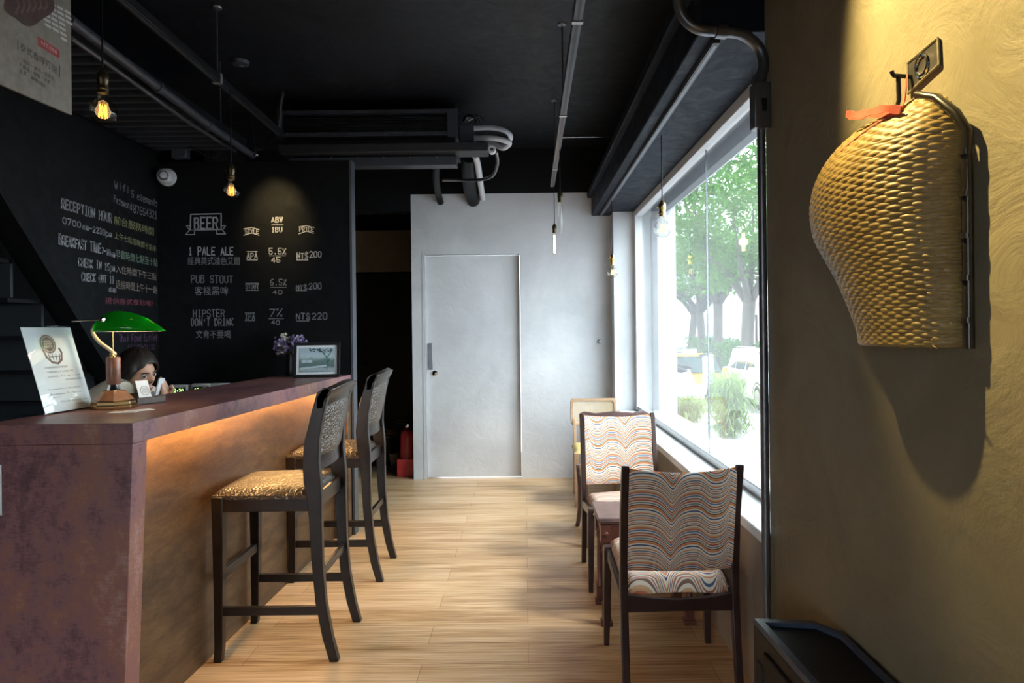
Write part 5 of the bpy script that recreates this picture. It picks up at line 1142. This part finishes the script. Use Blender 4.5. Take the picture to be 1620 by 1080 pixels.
r_ = random.Random(31); t = thing('hedge', 'clipped green hedge under the row of street trees', 'hedge', (8.4, 26, -.9))
hd = Vector((4.2, 25, 0)).normalized(); hs_ = Vector((hd.y, -hd.x, 0)); m = MB()
for k in range(9000):
    s = r_.uniform(-2.2, 22); leaf(m, hd*s+hs_*r_.gauss(0, .45)+Vector((0, 0, 1.75*r_.random()**.6)), .16, .05, r_)
m.build('foliage', LEAF2, t, smooth=0, fix=False)
CARGL = simple('car_window_glass', (.03, .045, .05), .08, bstr=0)
def car(name, label, cat, x0, yf, col, L=4.45, Wd=1.82, Ht=1.66, suv=True, sign=False, z0=-.9):
    t = thing(name, label, cat, (x0+Wd/2, yf+L/2, z0)); body = simple(name+'_paint', col, .25, var=.03, bstr=0)
    hb = .98 if suv else .86
    pr = [(0, .35), (.02, .62), (.12, .80), (.9, hb), (L-.15, hb+.04), (L-.03, .70), (L, .40), (L-.1, .24), (.1, .22)]
    rings = []
    for x, k in ((-Wd/2, .93), (-Wd/2+.06, .985), (-Wd/2+.2, 1), (Wd/2-.2, 1), (Wd/2-.06, .985), (Wd/2, .93)):
        rings.append([Vector((x, -L/2+L/2+(y-L/2)*k, .6+(z-.6)*k)) for y, z in pr])
    MB().loft(rings).build('body', body, t, smooth=35)
    ga = [(.95 if suv else 1.05, hb-.02), (1.62 if suv else 1.75, Ht-.02), (2.2, Ht), (L-.75 if suv else L-1.35, Ht-.03), (L-.18 if suv else L-.55, hb)]
    rings = []
    for x, k in ((-Wd/2+.05, 0), (-Wd/2+.20, 1), (Wd/2-.20, 1), (Wd/2-.05, 0)):
        rings.append([Vector((x if k == 0 else x, y-L/2, z if k else hb-.02+(z-hb+.02)*.02)) for y, z in ga])
    MB().loft(rings).build('cabin', body, t, smooth=30)
    for s in (-1, 1):
        def side(ya, yb, ua, ub, s=s):       # side pane on the sloping cabin flank
            q = []
            for y, z in ((ya, hb+.05), (yb, hb+.05), (ub, Ht-.10), (ua, Ht-.10)):
                k = (z-hb)/(Ht-hb); q.append(Vector((s*(Wd/2-.05-.15*k+.012), y-L/2, z)))
            return MB().loft([q, [a+Vector((s*.004, 0, 0)) for a in q]])
        for ya, yb, ua, ub in ((1.22, 2.05, 1.62, 2.05), (2.14, 2.98, 2.14, 2.98), (3.06, L-.62, 3.06, L-1.0) if suv else (3.0, 3.12, 3.0, 3.05)):
            side(ya, yb, ua, ub).build('side_window', CARGL, t)
        MB().box(s*(Wd/2+.02)-.09, s*(Wd/2+.02)+.09, 1.18-L/2, 1.30-L/2, hb+.02, hb+.18).build('wing_mirror', body, t, bevel=.04)
        for y in (.88, L-.92):
            w_ = MB().tube([(s*(Wd/2-.22), y-L/2, .34), (s*(Wd/2-.0), y-L/2, .34)], .34, 28).build('wheel', RUBBER, t, bevel=.02)
            m = MB().tube([(s*(Wd/2-.0), y-L/2, .34), (s*(Wd/2+.012), y-L/2, .34)], .21, 24)
            m.build('hub', LGREY, w_)
            MB().loft([[Vector((s*(Wd/2+.005), y-L/2+r*math.cos(a), .34+r*math.sin(a))) for a in [math.pi*k/14 for k in range(15)]] for r in (.37, .43)], caps=False, closed=False).build('wheel_arch', RUBBER, t)
        MB().box(s*.62-.18, s*.62+.18, -L/2+.0, -L/2+.10, .64, .80).build('headlight', WHITEP, t, bevel=.03)
    MB().loft([[Vector((x, y-L/2-dy, z+dz)) for x, y, z in ((-.70, 1.02, hb+.05), (.70, 1.02, hb+.05), (.62, 1.56, Ht-.09), (-.62, 1.56, Ht-.09))] for dy, dz in ((0, 0), (.03, .03))]).build('windscreen', CARGL, t)
    MB().box(-.45, .45, -L/2-.005, -L/2+.05, .46, .62).build('radiator_grille', BLACKP, t, bevel=.02)
    if suv:
        for s in (-1, 1): MB().tube([(s*.62, 1.7-L/2, Ht+.0), (s*.62, 1.85-L/2, Ht+.05), (s*.62, 3.5-L/2, Ht+.03), (s*.62, 3.65-L/2, Ht-.02)], .018, 8).build('roof_rail', GREYM, t)
    if sign: MB().box(-.22, .22, 2.1-L/2, 2.25-L/2, Ht, Ht+.14).build('roof_sign', WHITEP, t, bevel=.03)
    return t
car('white_car', 'white SUV parked on the street outside the window', 'car', 6.48, 18.2, (.80, .80, .82))
car('taxi', 'yellow taxi behind the bamboo plants, left of the white SUV', 'taxi', 4.50, 20.0, (.75, .46, .03), L=4.5, Wd=1.7, Ht=1.47, suv=False, sign=True)
def scooter(label, x, y, rz, col):
    t = thing('scooter', label, 'scooter', (x, y, -.2), rz, 'scooters on the pavement'); b = simple('scooter_paint', col, .3, var=.05, bstr=0)
    for yy in (-.6, .6): MB().tube([(-.05, yy, .22), (.05, yy, .22)], .22, 22).build('wheel', RUBBER, t, bevel=.02)
    MB().loft([[Vector((a*w_, y_, z)) for a, z in ((-1, z0), (1, z0), (1, z1), (-1, z1))] for y_, w_, z0, z1 in ((.75, .07, .45, .58), (.5, .14, .36, .72), (.1, .15, .26, .68), (-.05, .16, .20, .32), (-.3, .16, .20, .32))]).build('rear_body', b, t, bevel=.03)
    MB().loft([[Vector((a*w_, y_+dy, z)) for a, dy in ((-1, .05), (1, .05), (.6, -.06), (-.6, -.06))] for y_, w_, z in ((-.36, .17, .22), (-.44, .19, .60), (-.42, .14, .95), (-.40, .08, 1.02))]).build('front_shield', b, t, bevel=.03)
    MB().loft([[Vector((a*w_, y_, z)) for a, z in ((-1, .68), (1, .68), (.8, h), (-.8, h))] for y_, w_, h in ((.72, .10, .76), (.4, .16, .80), (.1, .14, .76), (-.02, .08, .72))]).build('saddle', BLACKP, t, bevel=.02)
    MB().tube([(-.34, -.32, 1.0), (-.1, -.42, 1.03), (.1, -.42, 1.03), (.34, -.32, 1.0)], .018, 8).build('handlebar', BLACKM, t)
    MB().tube([(0, -.42, .95), (0, -.6, .22)], .03, 8).build('fork', GREYM, t)
scooter('white scooter parked on the pavement, left one behind the glass', 3.35, 14.2, R(60), (.72, .73, .75)); scooter('pale grey scooter parked on the pavement, farther one toward the taxi', 3.75, 15.4, R(55), (.45, .47, .50))
def grassy(name, label, x, y, seed, n, L, w_, h0, box=None):
    r_ = random.Random(seed); t = thing(name, label, 'plant', (x, y, -.2), 0, 'planters outside the window')
    if box: MB().box(-box[0], box[0], -box[1], box[1], 0, box[2]).build('planter', simple('grey_planter', (.42, .42, .40), .8), t, bevel=.01)
    m = MB()
    for k in range(n):
        b = Vector((r_.uniform(-.8, .8)*box[0], r_.uniform(-.8, .8)*box[1], box[2]-.01+r_.random()**1.5*h0)); a = r_.uniform(0, 6.28); d = Vector((math.cos(a), math.sin(a), 0)); l_ = L*r_.uniform(.5, 1.1); s = d.cross(Vector((0, 0, 1)))*w_
        p1 = b+d*l_*.35+Vector((0, 0, l_*.45)); p2 = b+d*l_*.75+Vector((0, 0, l_*.45)); p3 = b+d*l_*1.05+Vector((0, 0, l_*.12))
        m.add([b-s*.4, b+s*.4, p1+s, p1-s, p2+s*.8, p2-s*.8, p3], [(0, 1, 2, 3), (3, 2, 4, 5), (5, 4, 6)])
    m.build('leaves', GRASS, t, smooth=0, fix=False); return t
grassy('potted_bamboo', 'feathery bamboo plant in a planter just outside the window, right one', 2.32, 7.7, 41, 420, .34, .010, .62, (.16, .16, .36))
grassy('potted_grass', 'low yellow-green grass plant in a planter outside, left of the bamboo', 1.98, 8.6, 42, 420, .26, .012, .22, (.24, .20, .42))
grassy('potted_shrub', 'pale leafy plant in a planter outside, between the bamboo and the street', 2.75, 9.4, 43, 320, .30, .012, .55, (.17, .17, .34))
t = thing('street_lantern', 'dark post lantern at the right edge of the window view', 'street lamp', (8.35, 24.6, -.9))
MB().tube([(0, 0, 0), (0, 0, 2.75)], .05, 10).build('post', BLACKM, t); MB().lathe([(.001, 2.75), (.10, 2.75), (.17, 3.15), (.20, 3.16), (.05, 3.32), (.001, 3.34)], 6).build('lantern', simple('lantern_panes', (.6, .58, .5), .4, bstr=0), t)
def building(label, x0, x1, y0, y1, h, col, cols_, rows_):
    t = thing('building', label, 'building', (x0, y0, -.76)); MB().box(0, x1-x0, 0, y1-y0, 0, h).build('wall', simple('facade', col, .8, var=.05, scale=2), t)
    src = None; W_ = (x1-x0)/cols_
    for i in range(cols_):
        for j in range(rows_):
            if src is None:
                src = MB().box(-W_*.32, W_*.32, -.06, .02, 0, 1.5).build('window', simple('facade_window', (.30, .36, .40), .2, bstr=0), t); c = src
            else: c = src.copy(); COL.objects.link(c); c.parent = t
            c.location = (W_*(i+.5), 0, 1.2+3.1*j)
    MB().box(-.15, x1-x0+.15, -.2, .3, h, h+.5).build('parapet', simple('facade_trim', col, .8), t)
building('pale office block far down the street behind the trees', 13, 30, 78, 92, 21, (.72, .74, .76), 5, 6)
building('pale building across the street at the right, behind the white car', 20, 30, 55, 70, 15, (.66, .66, .64), 3, 4)
